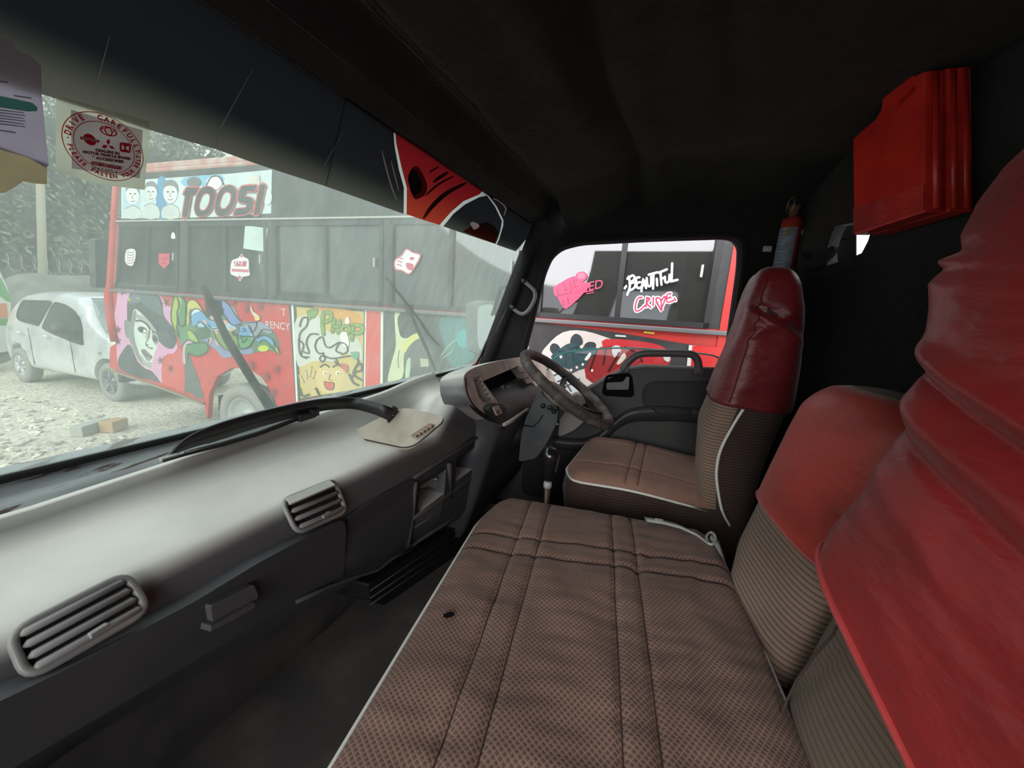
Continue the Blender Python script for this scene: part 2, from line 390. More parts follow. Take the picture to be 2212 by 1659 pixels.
# roof lining with sagging folds
def roofz(x, y):
    yp = y - SK * x; z = 2.445 + .115 * sstep(.50, .12, yp) if yp > .12 else 2.56
    u_ = y + .17 * x
    z -= .030 * math.exp(-((u_ - .30) / .035) ** 2) * (.5 + .5 * math.sin(x * 3))
    z += .030 * math.exp(-((u_ - .215 + .02 * math.sin(x * 5)) / .030) ** 2) * sstep(.3, .7, x)
    z -= .022 * math.exp(-((u_ - .13 + .03 * math.sin(x * 4)) / .04) ** 2) * sstep(.2, .8, x)
    z += .020 * math.exp(-((u_ + .06 - .05 * math.sin(x * 3)) / .03) ** 2) * sstep(1.5, 1.0, x)
    z += .012 * noise.noise(V((x * 4, y * 4, 1))) + .004 * noise.noise(V((x * 15, y * 15, 5)))
    z -= .10 * sstep(1.5, 1.78, x)
    return z
rows = []
for k in range(100):
    x = -.75 + .0255 * k; y1 = .48 + SK * x; rows.append([V((x, y1 + (-.74 - y1) * j / 50, roofz(x, y1 + (-.74 - y1) * j / 50))) for j in range(51)])
b = B(); b.grid(rows)
struct(build(b, 'ceiling', m_lin, solid=.02), 'sagging black cloth roof lining')
# driver's side wall with the window opening
def yw(z, x=1.72): return .85 + SK * x - .333 * (z - 1.72)
X0 = 1.72
outl = [(yw(1.72), 1.72), (yw(2.0), 2.0), (yw(2.2), 2.2), (yw(2.385), 2.385), (.31, 2.6), (-.76, 2.6), (-.76, .97), (.80, .97), (.80, 1.60), (.62, 1.70)]
b = B(); b.prism([V((X0, y, z)) for y, z in outl], (.09, 0, 0))
wall_r = build(b, 'wall_right', m_lin)
win = [(1120, 905), (1122, 790), (1148, 690), (1172, 590), (1188, 552), (1212, 532), (1255, 521), (1400, 513), (1570, 507), (1596, 512), (1608, 530), (1606, 575), (1591, 680), (1574, 800), (1572, 905)]
wpts = roundpoly([PX(x, y, X0) for x, y in win], .03, 3)
cb = B(); cb.prism([p - V((.05, 0, 0)) for p in wpts], (.3, 0, 0)); cut(wall_r, [cb])
struct(wall_r, 'black felt lined side wall around the driver window')
# rolled edge round the opening
b = B(); b.tube([p + V((-.002, 0, 0)) for p in wpts], .011, 8, True)
struct(build(b, 'trim_4', m_lin))
b = B(); b.tube([p + V((.06, 0, 0)) for p in wpts], .008, 8, True)
struct(build(b, 'trim_5', M('purple_black_seal', (.02, .012, .05), .4)), 'thin dark purple rubber seal of the driver window')
# windscreen pillar pad
b = B(); rows = []
for z in [1.66 + .03 * k for k in range(25)]:
    y0 = yw(z); rows.append([V((1.735, y0 + .005, z)), V((1.70, y0 - .012, z)), V((1.688 + .004 * math.sin(z * 17), y0 - .035, z)), V((1.695, y0 - .058, z)), V((1.73, y0 - .070, z))])
b.grid(rows); struct(build(b, 'trim_6', m_carp), 'carpeted windscreen pillar beside the driver window')
b = B(); b.tube([PX(x, y, 1.70) for x, y in ((1128, 590), (1120, 606), (1105, 640), (1090, 680), (1075, 712), (1062, 735))], [.005, .009, .010, .010, .009, .005], 8)
struct(build(b, 'trim_7', m_blk), 'black plastic strip on the windscreen pillar')
# rear wall, with torn corner
b = B(); rows = []
for k in range(60):
    x = -.8 + .0441 * k; rows.append([V((x, -.70 + .006 * noise.noise(V((x * 5, z * 5, 2))) - .03 * sstep(2.3, 2.6, z), z)) for z in [.98 + .041 * j for j in range(41)]])
b.grid(rows)
wall_b = build(b, 'wall_back', m_carp)
k = wall_b.modifiers.new('thick', 'SOLIDIFY'); k.thickness = .03; k.offset = 0
bpy.context.view_layer.update(); nm = bpy.data.meshes.new_from_object(wall_b.evaluated_get(bpy.context.evaluated_depsgraph_get())); wall_b.modifiers.clear(); wall_b.data = nm
tear = [(1738, 572), (1736, 540), (1745, 505), (1752, 488), (1778, 482), (1792, 480), (1812, 466), (1824, 480), (1812, 520), (1800, 545), (1770, 560)]
cb = B(); cb.prism([PY(x, y, -.62) for x, y in tear], (0, -.2, 0)); cut(wall_b, [cb])
struct(wall_b, 'charcoal carpeted rear wall with a torn corner')
b = B()
for a, c, r in (((1778, 488), (1768, 566), .008), ((1801, 470), (1785, 560), .006), ((1764, 548), (1784, 534), .004)):
    b.tube([PY(*a, -.745), PY(*c, -.745)], r, 8)
for q_ in (((1700, 440), (1797, 440), (1797, 620), (1700, 620)), ((1797, 440), (1850, 440), (1850, 516), (1797, 522)), ((1808, 516), (1850, 516), (1850, 620), (1797, 620), (1797, 545))): b.flat([PY(x, y, -.80) for x, y in q_])
struct(build(b, 'trim_8', m_blk, solid=.002), 'rear corner window frame bared by the torn lining')
b = B(); fl = cr([PY(x, y, -.672) for x, y in ((1736, 545), (1731, 575), (1738, 586), (1768, 580), (1795, 560), (1812, 540), (1806, 532), (1780, 548), (1752, 560))], 4)
b.prism(fl, (0, .012, 0)); struct(build(b, 'trim_9', m_lin), 'ragged flap of torn black lining')
# passenger side wall with its window opening
b = B(); b.prism([V((-.86, y, z)) for y, z in ((1.05, .97), (1.05, 1.60), (.98, 1.74), (.76, 2.40), (.60, 2.6), (-.76, 2.6), (-.76, .97))], (.06, 0, 0)); wl_ = build(b, 'wall_left', m_lin)
cb = B(); cb.prism(roundpoly([V((-.95, y, z)) for y, z in ((.62, 1.55), (.42, 2.40), (-.48, 2.42), (-.48, 1.55))], .06), (.3, 0, 0)); cut(wl_, [cb]); struct(wl_, 'black felt lined side wall around the passenger window')
# windscreen glass, dusty outside
def glassmat(name, tint, haze, hcol, streak=True, gloss=.06):
    m = bpy.data.materials.new(name); m.use_nodes = True; nt = m.node_tree; nt.nodes.clear(); L = nt.links.new
    o = nt.nodes.new('ShaderNodeOutputMaterial'); tr = nt.nodes.new('ShaderNodeBsdfTransparent'); tr.inputs[0].default_value = (*tint, 1)
    tl = nt.nodes.new('ShaderNodeBsdfTranslucent'); tl.inputs[0].default_value = (*hcol, 1); df = nt.nodes.new('ShaderNodeBsdfDiffuse'); df.inputs[0].default_value = (*[c * .5 for c in hcol], 1)
    ad = nt.nodes.new('ShaderNodeMixShader'); ad.inputs[0].default_value = .25; L(tl.outputs[0], ad.inputs[1]); L(df.outputs[0], ad.inputs[2])
    mx = nt.nodes.new('ShaderNodeMixShader'); tc = nt.nodes.new('ShaderNodeTexCoord')
    if haze > 0:
        mp = nt.nodes.new('ShaderNodeMapping'); mp.inputs['Scale'].default_value = (3, 1.5, 1.0) if streak else (1, 1, 1)
        n1 = nt.nodes.new('ShaderNodeTexNoise'); n1.inputs['Scale'].default_value = 1.6; n1.inputs['Detail'].default_value = 3
        n2 = nt.nodes.new('ShaderNodeTexNoise'); n2.inputs['Scale'].default_value = 12; n2.inputs['Detail'].default_value = 8
        L(tc.outputs['Object'], n1.inputs['Vector']); L(tc.outputs['Object'], mp.inputs[0]); L(mp.outputs[0], n2.inputs['Vector'])
        r1 = nt.nodes.new('ShaderNodeMapRange'); r1.inputs[1].default_value = .3; r1.inputs[2].default_value = .7; r1.inputs[3].default_value = haze * .75; r1.inputs[4].default_value = haze * 1.25
        r2 = nt.nodes.new('ShaderNodeMapRange'); r2.inputs[1].default_value = .35; r2.inputs[2].default_value = .7; r2.inputs[3].default_value = .9; r2.inputs[4].default_value = 1.12
        ml = nt.nodes.new('ShaderNodeMath'); ml.operation = 'MULTIPLY'; L(n1.outputs['Fac'], r1.inputs[0]); L(n2.outputs['Fac'], r2.inputs[0]); L(r1.outputs[0], ml.inputs[0]); L(r2.outputs[0], ml.inputs[1])
        L(ml.outputs[0], mx.inputs[0])
    else: mx.inputs[0].default_value = 0
    L(tr.outputs[0], mx.inputs[1]); L(ad.outputs[0], mx.inputs[2])
    gl = nt.nodes.new('ShaderNodeBsdfGlossy'); gl.inputs['Roughness'].default_value = .02; m2 = nt.nodes.new('ShaderNodeMixShader'); m2.inputs[0].default_value = gloss
    L(mx.outputs[0], m2.inputs[1]); L(gl.outputs[0], m2.inputs[2]); L(m2.outputs[0], o.inputs[0]); MATS[name] = m; return m
g_ws = glassmat('dusty_windscreen_glass', (.58, .63, .60), .34, (.50, .61, .55), gloss=.02)
b = B()
gx = [-.8, 1.70]
b.grid([[V((x, .85 + SK * x - .333 * (z - 1.72), z)) for z in (1.715, 2.0, 2.2, 2.40)] for x in [-.8 + .25 * k for k in range(11)]], smooth=False)
ws = struct(build(b, 'window_1', g_ws), 'dusty windscreen with a dark strip along its top')
g_sd = glassmat('side_glass', (.96, .97, .97), 0, (1, 1, 1), gloss=.05)
# lowered driver's glass: its green edge shows above the sill
ge = cr([PX(x, y, 1.765) for x, y in ((1182, 800), (1196, 776), (1225, 762), (1290, 754), (1360, 752), (1450, 758), (1530, 766), (1556, 776), (1568, 795))], 5, False)
b = B(); b.prism(ge + [V((1.765, ge[-1].y, 1.45)), V((1.765, ge[0].y, 1.45))], (.004, 0, 0))
dglass = build(b, 'window_2', g_sd); struct(dglass, 'lowered driver window glass with a green cut edge')
b = B(); b.tube([p + V((.002, 0, 0)) for p in ge], .0035, 6); build(b, 'glass_edge', M('green_glass_edge', (.05, .42, .36), .15, .6), dglass)
# ================================================================== DRIVER'S DOOR
sill = [(1574, 797), (1480, 793), (1390, 790), (1345, 797), (1305, 818), (1262, 843), (1238, 868), (1120, 880)]
pts = [PX(x, y, 1.715) for x, y in sill]; pts[0].y = -.60; pts.append(V((1.715, .50, pts[-1].z)))
pts += [V((1.715, .50, 1.05)), V((1.715, -.60, 1.05))]
b = B(); b.prism(pts, (.055, 0, 0))
door = build(b, 'door_1', m_door, bevel=.008); struct(door, "driver's door with black plastic inner panel")
XD = 1.712
b = B(); r_ = roundpoly([PX(x, y, XD) for x, y in ((1310, 812), (1362, 808), (1368, 856), (1302, 852))], .02)
b.tube(r_, .006, 8, True); b.prism([p + V((.002, 0, 0)) for p in r_], (.003, 0, 0), m_hole); build(b, 'handle_bezel', m_blk, door)
b = B(); q = roundpoly([PX(x, y, 1.700) for x, y in ((1310, 827), (1346, 825), (1354, 813), (1360, 815), (1358, 842), (1310, 842))], .008)
b.prism(q, (.008, 0, 0)); build(b, 'door_handle', M('grey_door_handle', (.16, .16, .18), .3, .5, .3), door, bevel=.002)
b = B(); b.tube([PX(x, y, 1.722) for x, y in ((1574, 798), (1480, 795), (1392, 792), (1347, 799), (1306, 820), (1264, 845), (1240, 869))], .011, 8, flatten=(1, .7)); build(b, 'sill_cap', M('dusty_sill_cap', (.14, .13, .12), .5), door)
# raised inset field
b = B(); r_ = roundpoly([PX(x, y, XD) for x, y in ((1392, 826), (1570, 826), (1572, 888), (1388, 880))], .05, 8)
b.tube(r_, .0055, 8, True); b.prism([p + V((-.004, 0, 0)) for p in r_], (.01, 0, 0), M('door_inset_cloth', (.03, .03, .032), .7)); build(b, 'inset_panel', m_blk, door)
# armrest
top = cr([PX(x, y, 1.66) for x, y in ((1195, 952), (1250, 956), (1285, 948), (1315, 925), (1345, 900), (1375, 888), (1430, 884), (1500, 888), (1565, 894))], 4, False)
b = B(); rows = [[p + V((.06, 0, .004)), p + V((.012, 0, .004)), p + V((0, 0, -.003)), p + V((0, 0, -.016)), p + V((.03, 0, -.05)), p + V((.06, 0, -.07))] for p in top]
b.grid(rows); b.cap(rows[0]); b.cap(rows[-1]); arm = build(b, 'armrest', m_door, door)
b = B(); b.tube([p + V((-.002, 0, -.004)) for p in top[:22]], .0035, 6); build(b, 'armrest_trim', M('grey_edge_trim', (.17, .17, .18), .35), door)
q = roundpoly([PX(x, y, 1.655) for x, y in ((1408, 880), (1488, 884), (1494, 896), (1420, 893))], .006)
b = B(); b.tube(q, .003, 6, True); b.prism(q, (.004, 0, 0), m_blk); build(b, 'switch_plate', m_blk, arm)
b = B(); pk = roundpoly([V((1.70, .30, 1.10)), V((1.70, -.42, 1.10)), V((1.70, -.42, 1.40)), V((1.70, .0, 1.42)), V((1.70, .30, 1.32))], .05)
b.prism(pk, (.02, 0, 0)); build(b, 'door_pocket', m_blk, door, bevel=.006)
b = B()
for k in range(7): b.box((1.697, -.30 - .0, 1.30 + .014 * k), (.006, .12, .006))
build(b, 'speaker_grille', m_vent, door)
# pull handle on the sill
hp = cr([PX(x, y, 1.685) for x, y in ((1345, 800), (1353, 787), (1368, 772), (1388, 764), (1430, 763), (1478, 764), (1497, 767), (1507, 780), (1510, 806))], 5, False)
b = B(); b.tube(hp, .0165, 10, flatten=(1, .8))
for c in ((1350, 796), (1509, 800)): b.box(PX(*c, 1.69), (.03, .034, .032))
build(b, 'pull_handle', M('pull_handle_plastic', (.085, .08, .08), .4), door, bevel=.004)
# ================================================================== DASHBOARD
def lipz(x): return 1.700 + max(0, x - .3) * .055
def swell(x, yp):
    xs_ = .90 + .03 * sstep(.60, .66, yp); return .108 * sstep(xs_, xs_ + .19, x) * (.12 + .88 * sstep(.735, .63, yp)) * sstep(.775, .755, yp) * sstep(.525, .57, yp)
def dashrow(x):
    cz = -.02 * sstep(.7, 1.15, x);  lz = lipz(x); zb = 1.50 - .2 * max(x, 0) if x > 0 else 1.50
    def bm(yp): return swell(x, yp)
    pr = [(.80, 1.60), (.770, lz - .02), (.766, lz), (.759, lz + .006), (.752, lz + .002), (.744, lz - .010), (.728, lz - .025), (.705, 1.666 + (lz - 1.70) * .4), (.68, 1.662 + cz + (lz - 1.70) * .2),
          (.66, 1.660 + cz), (.635, 1.660 + cz), (.61, 1.660 + cz), (.59, 1.660 + cz), (.577, 1.658 + cz), (.565, 1.652 + cz), (.556, 1.643 + cz), (.549, 1.630 + cz), (.543, 1.612 + cz), (.540, 1.59 + cz),
          (.541, 1.56), (.548, 1.50 - .03 * sstep(.2, .9, x)), (.565, zb + .05), (.585, zb + .012), (.60, zb), (.70, zb - .01), (.82, zb)]
    return [S(x, yp, z + (bm(yp) if z > 1.55 else 0)) for yp, z in pr]
XD_ = [-.75 + .0125 * k for k in range(157)]   # to 1.20
rows = [dashrow(x) for x in XD_]
b = B(); b.grid(rows, False, True); b.cap(rows[0]); b.cap(rows[-1], rev=True)
dashroot = thing('dashboard', 'long grey dashboard running below the windscreen with vents and open radio bay', 'dashboard', (.4, .5, 1.3))
b.mi = []; b.m(m_dust_shade); kd = b.m(m_dashD); npf = len(rows[0])
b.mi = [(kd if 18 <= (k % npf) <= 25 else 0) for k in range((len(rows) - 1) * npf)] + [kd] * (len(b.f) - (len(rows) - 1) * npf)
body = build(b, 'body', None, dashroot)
# open bays in the face
def face_cut(px, yp, depth=.10):
    pl0 = V((0, yp, 0)); n = V((.17, 1, 0))
    c = B(); c.prism([PP(x, y, pl0, n) - V((0, .06, 0)) for x, y in px], (0, .06 + depth, 0)); return c
BAY1 = [(903, 1052), (962, 1012), (962, 1066), (903, 1112)]
BAY2 = [(985, 996), (1045, 950), (1048, 995), (985, 1040)]
cut(body, [face_cut(BAY1, .545), face_cut(BAY2, .545)])
def on_face(px, yp): return [PP(x, y, (0, yp, 0), (.17, 1, 0)) for x, y in px]
m_face = m_dashD
# lower charcoal panels: passenger side flap
def panel(px, yp, tilt, th, name, mat, parent, r=.012):
    """panel lying on the sloping lower face"""
    pts = [PP(x, y, V((0, yp, 1.60)), V((.17, 1, tilt))) for x, y in px]
    b = B(); b.prism(roundpoly(pts, r), (0, th, 0)); return build(b, name, mat, parent, bevel=.005)
LP = .22
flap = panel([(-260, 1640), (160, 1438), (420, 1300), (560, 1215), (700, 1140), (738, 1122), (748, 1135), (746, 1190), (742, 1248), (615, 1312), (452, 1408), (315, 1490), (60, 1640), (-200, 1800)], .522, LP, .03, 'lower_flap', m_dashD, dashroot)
b = B(); pl = [PP(x, y, V((0, .512, 1.60)), V((.17, 1, LP))) for x, y in ((455, 1310), (548, 1262), (558, 1284), (555, 1300), (462, 1352))]
b.prism(roundpoly(pl, .004), (0, .012, 0), M('flap_grip_grey', (.13, .13, .14), .5)); pl = [PP(x, y, V((0, .505, 1.60)), V((.17, 1, LP))) for x, y in ((457, 1352), (550, 1302), (552, 1312), (500, 1342), (455, 1365))]
b.prism(pl, (0, .02, 0), M('flap_grip_grey')); build(b, 'flap_grip', None, flap, bevel=.002)
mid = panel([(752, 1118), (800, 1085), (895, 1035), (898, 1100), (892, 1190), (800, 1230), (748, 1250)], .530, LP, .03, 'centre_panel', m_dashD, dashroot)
for c in ((868, 1094), (866, 1140)):
    b = B(); b.prism([PP(c[0] + 6 * math.cos(a), c[1] + 5 * math.sin(a), V((0, .5285, 1.60)), V((.17, 1, LP))) for a in [.785 * k for k in range(8)]], (0, .004, 0)); build(b, 'screw_hole', m_hole, mid)
# radio bay frame: bars, shelf and metal bracket
rail = M('bay_frame_plastic', (.085, .082, .08), .55, .4, vary=(15, (.12, .11, .105), .45, .7))
def bar(path, r, name='frame_bar', mt=rail, yp=.535, fl=(1, .6)):
    b = B(); b.tube([PP(x, y, V((0, yp, 1.60)), V((.17, 1, .15))) for x, y in path], r, 8, flatten=fl); return build(b, name, mt, dashroot)
bar([(893, 1032), (960, 990), (1010, 958), (1066, 922)], .006)
bar([(888, 1118), (965, 1068), (1030, 1020), (1068, 992)], .012)
bar([(890, 1140), (965, 1092), (1030, 1042), (1070, 1012)], .007)
bar([(885, 1180), (965, 1128), (1040, 1072), (1058, 1058)], .007)
bar([(968, 1000), (970, 1075)], .011)
bar([(1066, 922), (1070, 1010), (1060, 1060)], .010)
bar([(896, 1040), (890, 1110), (880, 1182)], .008)
pts = on_face([(908, 1046), (953, 1016), (953, 1056), (938, 1058), (908, 1044)], .575)
b = B(); b.prism(on_face([(907, 1040), (950, 1012), (951, 1058), (928, 1050), (908, 1055)], .57), (0, .003, 0)); b.box(on_face([(958, 1030)], .56)[0], (.02, .02, .014), mat=None)
b.lathe([(.004, 0), (.004, .012)], on_face([(936, 1034)], .57)[0], (0, -1, 0), 10)
build(b, 'metal_bracket', m_steel, dashroot)
b = B(); b.box(on_face([(965, 1022)], .56)[0], (.022, .02, .016)); build(b, 'connector', M('cream_plug', (.55, .5, .4), .5), dashroot)
# vents
def vent(px, name, slats=4, broken=False):
    """px: tl, tr, br, bl of the vent mouth; the mouth leans on the rounded dash edge"""
    tl, tr, br, bl = px; vt = build(B().tube(roundpoly([tl, tr, br, bl], .016, 5), .0042, 8, True), 'air_vent', m_vent, dashroot)
    n = (tr - tl).cross(bl - tl).normalized()
    if n.dot(CP - tl) < 0: n = -n
    b = B(); b.flat([p - n * .004 for p in roundpoly([tl, tr, br, bl], .016, 5)]); build(b, 'vent_cavity', M('vent_shadow_plastic', (.03, .03, .032), .6), vt, solid=.002)
    for k in range(slats):
        a = (k + .6) / (slats + .15); l = tl.lerp(bl, a); r = tr.lerp(br, a); d = (r - l)
        b = B(); l2 = l + d * .05; r2 = r - d * .045
        b.tube([l2, l2 + d * .04 + n * .002, r2 - d * .04 + n * .002, r2], [.002, .0052, .0052, .002], 10, flatten=(1, .75)); build(b, 'louver', m_vent, vt)
    l = tl.lerp(bl, .86); r = tr.lerp(br, .86); c = l.lerp(r, .55) + n * .006
    b = B(); b.box(c, ((r - l).length * .17, .006, .006), mat=None); b2 = build(b, 'vent_tab', M('vent_tab_grey', (.4, .4, .4), .4), vt, bevel=.001)
    return vt
def vp(tl, tr, br, bl):
    a = [PP(*q, V((0, .563, 0)), V((.17, 1, 0))) for q in (tl, tr)]; c = [PP(*q, V((0, .528, 0)), V((.17, 1, 0))) for q in (br, bl)]
    return a + c
vent(vp((18, 1368), (272, 1238), (322, 1318), (60, 1468)), 'v')
vent(vp((608, 1082), (722, 1036), (748, 1105), (642, 1152)), 'v', 4)
# second vent: bright top strip with broken vanes
b = B(); tl, tr, br, bl = vp((612, 1080), (708, 1040), (722, 1052), (626, 1094))
b.flat([tl + V((0, -.004, .003)), tr + V((0, -.004, .003)), br + V((0, -.002, .004)), bl + V((0, -.002, .004))]); build(b, 'vent_top_strip', M('pale_dust', (.5, .49, .44), .8), dashroot, solid=.002)
# lid on the dash top
zt = 1.661
def onlid_(x, y):
    z = zt + .003
    for _ in range(8):
        p = PZ(x, y, z); z = zt + .003 + swell(p.x, p.y - SK * p.x) - .02 * sstep(.7, 1.15, p.x)
    return p
k0, k1, k2 = onlid_(748, 940) + V((0, 0, .002)), onlid_(886, 970), onlid_(968, 902)
LN = (k1 - k0).cross(k2 - k0).normalized()
def onlid(x, y): return PP(x, y, k0, LN)
lid = roundpoly([onlid(x, y) for x, y in ((748, 940), (868, 880), (968, 902), (886, 970))], .03, 6)
b = B(); b.prism([p + V((0, 0, -.006)) for p in lid], (0, 0, .008)); ld = build(b, 'access_lid', M('tan_dusty_lid', (.52, .475, .40), .6, .3, vary=(14, (.40, .355, .29), .45, .7), bump=(60, .1)), dashroot, bevel=.002)
b = B(); b.tube([p + V((0, 0, -.001)) for p in lid], .0018, 6, True); build(b, 'lid_gap', m_blk, ld)
b = B()
for q in ((900, 940), (908, 935), (916, 930), (924, 925), (932, 920)): b.box(onlid(*q) + V((0, 0, .002)), (.030, .014, .006))
build(b, 'hinge', M('tan_metal_hinge', (.36, .27, .2), .6), ld, bevel=.001)
# instrument binnacle
BN = V((.1, 1, -.45)); B0 = V((1.1, .36, 1.77))
def PB(x, y, off=0): return PP(x, y, B0 + BN.normalized() * off, BN)
outb = [(1002, 822), (1006, 806), (1030, 792), (1075, 780), (1128, 771), (1160, 776), (1190, 800), (1205, 840), (1195, 870), (1140, 892), (1090, 922), (1068, 908), (1040, 893), (1015, 870), (1004, 845)]
ob = cr([PB(x, y) for x, y in outb], 3)
b = B(); b.prism(ob, (.0, .075, -.02), smooth=True)
sid = b.m(m_beige); nd_ = b.m(m_dust_shade); b.mi = [sid] * (len(b.mi) - len(ob)) + [nd_] * len(ob)
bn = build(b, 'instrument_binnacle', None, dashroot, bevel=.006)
cav = [(1042, 824), (1120, 790), (1132, 800), (1166, 846), (1160, 868), (1128, 888), (1100, 902), (1085, 890), (1075, 868), (1055, 840)]
cb = B(); cb.prism([p - V((0, .05, 0)) for p in roundpoly([PB(x, y) for x, y in cav], .01)], (0, .115, 0))
ventl = [(1022, 817), (1036, 812), (1064, 862), (1048, 871), (1034, 858)]
cb2 = B(); cb2.prism([p - V((0, .05, 0)) for p in [PB(x, y) for x, y in ventl]], (0, .075, 0))
cut(bn, [cb, cb2])
b = B(); b.flat([PB(x, y, .058) for x, y in [(1024, 818), (1036, 812)] + cav[1:8] + [(1048, 871)]]); build(b, 'cavity_back', m_hole, bn, solid=.002)
b = B()
for k in range(6):
    t = k / 5.6 + .04; a = (1022 + 26 * t + 2, 817 + 50 * t); c = (1037 + 27 * t, 811 + 50 * t); b.tube([PB(*a, .004), PB(*c, .004)], .003, 6)
build(b, 'vent_slats', m_vent, bn)
b = B(); b.tube(cr([PB(x, y, .005) for x, y in ((1003, 818), (1006, 848), (1018, 874), (1042, 896), (1068, 911), (1088, 925))], 4, False), .007, 8); build(b, 'binnacle_edge', m_blk, bn)
b = B(); pts = [PB(x, y, .05) for x, y in ((1078, 846), (1092, 845), (1106, 850), (1122, 868), (1114, 874), (1098, 862))]; b.prism(pts, (0, .01, 0)); build(b, 'torn_gauge_piece', M('pinkish_grey_plastic', (.30, .22, .2), .5), bn, bevel=.003)
b = B(); b.tube([PB(x, y, .03) for x, y in ((1082, 838), (1086, 832), (1087, 842))], .0025, 6); build(b, 'loose_wire', m_grey, bn); b = B(); b.tube([PB(x, y, .03) for x, y in ((1095, 836), (1103, 834), (1106, 840))], .002, 6); build(b, 'loose_wire', m_grey, bn)
b = B()
for (x, y) in ((1125, 797), (1134, 810), (1140, 822)):
    b.prism(roundpoly([PB(x - 6, y - 3, -.004), PB(x + 9, y - 6, -.004), PB(x + 13, y + 3, -.004), PB(x - 1, y + 7, -.004)], .003), (0, .006, 0))
build(b, 'switch_blanks', m_vent, bn, bevel=.001)
b = B(); pod = cr([PB(x, y, -.02) for x, y in ((1058, 882), (1075, 872), (1090, 878), (1096, 893), (1090, 908), (1078, 914), (1068, 902))], 4)
b.prism(pod, (0, .03, 0), m_blk, True); b.prism([PB(x, y, -.024) for x, y in ((1066, 880), (1078, 876), (1086, 892), (1074, 898))], (0, .006, 0), m_beige)
b.flat([PB(x, y, -.026) for x, y in ((1072, 892), (1077, 884), (1080, 893))], M('hazard_red', (.4, .04, .03), .5)); build(b, 'hazard_switch', None, dashroot, bevel=.002)
# right end of the dash and knee panel
b = B(); rows = []
for k in range(12):
    x = 1.10 + .055 * k; y0 = .345 - .13 * (x - 1.1)
    rows.append([V((x, y0 + .16, 1.70)), V((x, y0 + .03, 1.70)), V((x, y0 - .045, 1.64)), V((x, y0 - .055, 1.60)), V((x, y0 - .03, 1.52)), V((x, y0 + .01, 1.36)), V((x, y0 + .05, 1.22)), V((x, y0 + .16, 1.2))])
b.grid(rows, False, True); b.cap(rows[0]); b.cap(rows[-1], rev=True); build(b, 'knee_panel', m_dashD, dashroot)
b = B(); b.tube([PB(x, y, -.03) for x, y in ((1088, 918), (1105, 908), (1140, 884))], .006, 8); build(b, 'ledge', m_beige, dashroot)
b = B(); pts = roundpoly([PX(x, y, 1.60) for x, y in ((1212, 868), (1248, 850), (1262, 868), (1268, 905), (1240, 930), (1205, 945))], .02)
b.prism(pts, (.07, 0, 0)); ep = build(b, 'dash_end_panel', m_dash, dashroot, bevel=.006)
b = B(); b.lathe([(.012, 0), (.014, .006), (.008, .007), (.007, .002)], PX(1264, 878, 1.60), (-1, 0, 0), 16); build(b, 'key_barrel', m_blk, ep)
# heater box below
b = B(); hb = [PP(x, y, V((0, .60, 1.3)), V((.17, 1, 0))) for x, y in ((795, 1262), (1000, 1130), (1022, 1140), (1008, 1185), (830, 1308), (800, 1300))]
b.prism(roundpoly(hb, .01), (0, .14, 0)); htr = build(b, 'heater_box', m_blk, dashroot, bevel=.004)
b = B()
for dy in (-14, 2, 16):
    b.tube([PP(x, y + dy, V((0, .595, 1.3)), V((.17, 1, 0))) for x, y in ((800, 1290), (900, 1222), (1008, 1150))], .0016, 6)
build(b, 'heater_ribs', m_dashD, htr)
b = B(); b.tube([PP(x, y, V((0, .545, 1.3)), V((.17, 1, 0))) for x, y in ((640, 1300), (700, 1272), (770, 1245), (815, 1232), (850, 1205), (900, 1180))], .004, 6); build(b, 'hanging_trim_edge', m_dashD, dashroot)
# ================================================================== STEERING, GEAR, SMALL CAB THINGS
C0 = V((1.42, .10, 1.718)); AX = V((0, -.56, .828)).normalized(); e1 = V((1, 0, 0)); e2 = V((0, .828, .56)).normalized(); R0 = .203
sw = thing('steering_wheel', 'worn dark steering wheel with frayed peeling rim', 'steering wheel', C0)
b = B(); rows = []
for i in range(96):
    a = 2 * math.pi * i / 96; d = e1 * math.cos(a) + e2 * math.sin(a); p = C0 + d * R0; row = []
    for k in range(12):
        t = 2 * math.pi * k / 12; rr = .0195 + .0022 * noise.noise(V((a * 9, k * .9, 2))) + .0012 * noise.noise(V((a * 30, k * 2, 5)))
        row.append(p + (d * math.cos(t) + AX * math.sin(t)) * rr)
    rows.append(row)
b.grid(rows, True, True); build(b, 'rim', m_rubz, sw)
b = B(); b.lathe([(.03, -.05), (.068, -.035), (.078, -.012), (.072, .004), (.05, .012), (.001, .014)], C0 - AX * .03, AX, 28); build(b, 'horn_pad', M('dusty_horn_pad', (.30, .27, .235), .6, vary=(16, (.2, .18, .16), .45, .7)), sw)
for a in (8, 172, 248, 292):
    a = math.radians(a); d = e1 * math.cos(a) + e2 * math.sin(a)
    b = B(); b.tube([C0 - AX * .035 + d * .06, C0 - AX * .03 + d * .12, C0 - AX * .004 + d * .195], [.018, .013, .012], 8, flatten=(1, .5)); build(b, 'spoke', m_blk, sw)
sc = thing('steering_column', 'dark steering column shroud with ignition knobs below the steering wheel', 'steering column', C0 - AX * .45)
b = B(); b.lathe([(.035, -.045), (.05, -.06), (.056, -.10), (.06, -.16), (.055, -.19)], C0, AX, 20); cyl = build(b, 'upper_shroud', m_dashD, sc)
b = B(); c0 = C0 - AX * .13
for s_, wd in ((0, .055),):
    pts = [PX(x, y, 1.35) for x, y in ((1163, 845), (1182, 862), (1206, 885), (1203, 915), (1180, 960), (1158, 990), (1120, 998), (1125, 945), (1135, 905))]
b.prism(roundpoly(pts, .015), (.12, 0, 0)); lo = build(b, 'lower_shroud', M('blue_grey_shroud', (.075, .085, .095), .5, vary=(20, (.11, .11, .11), .45, .7)), sc, bevel=.012)
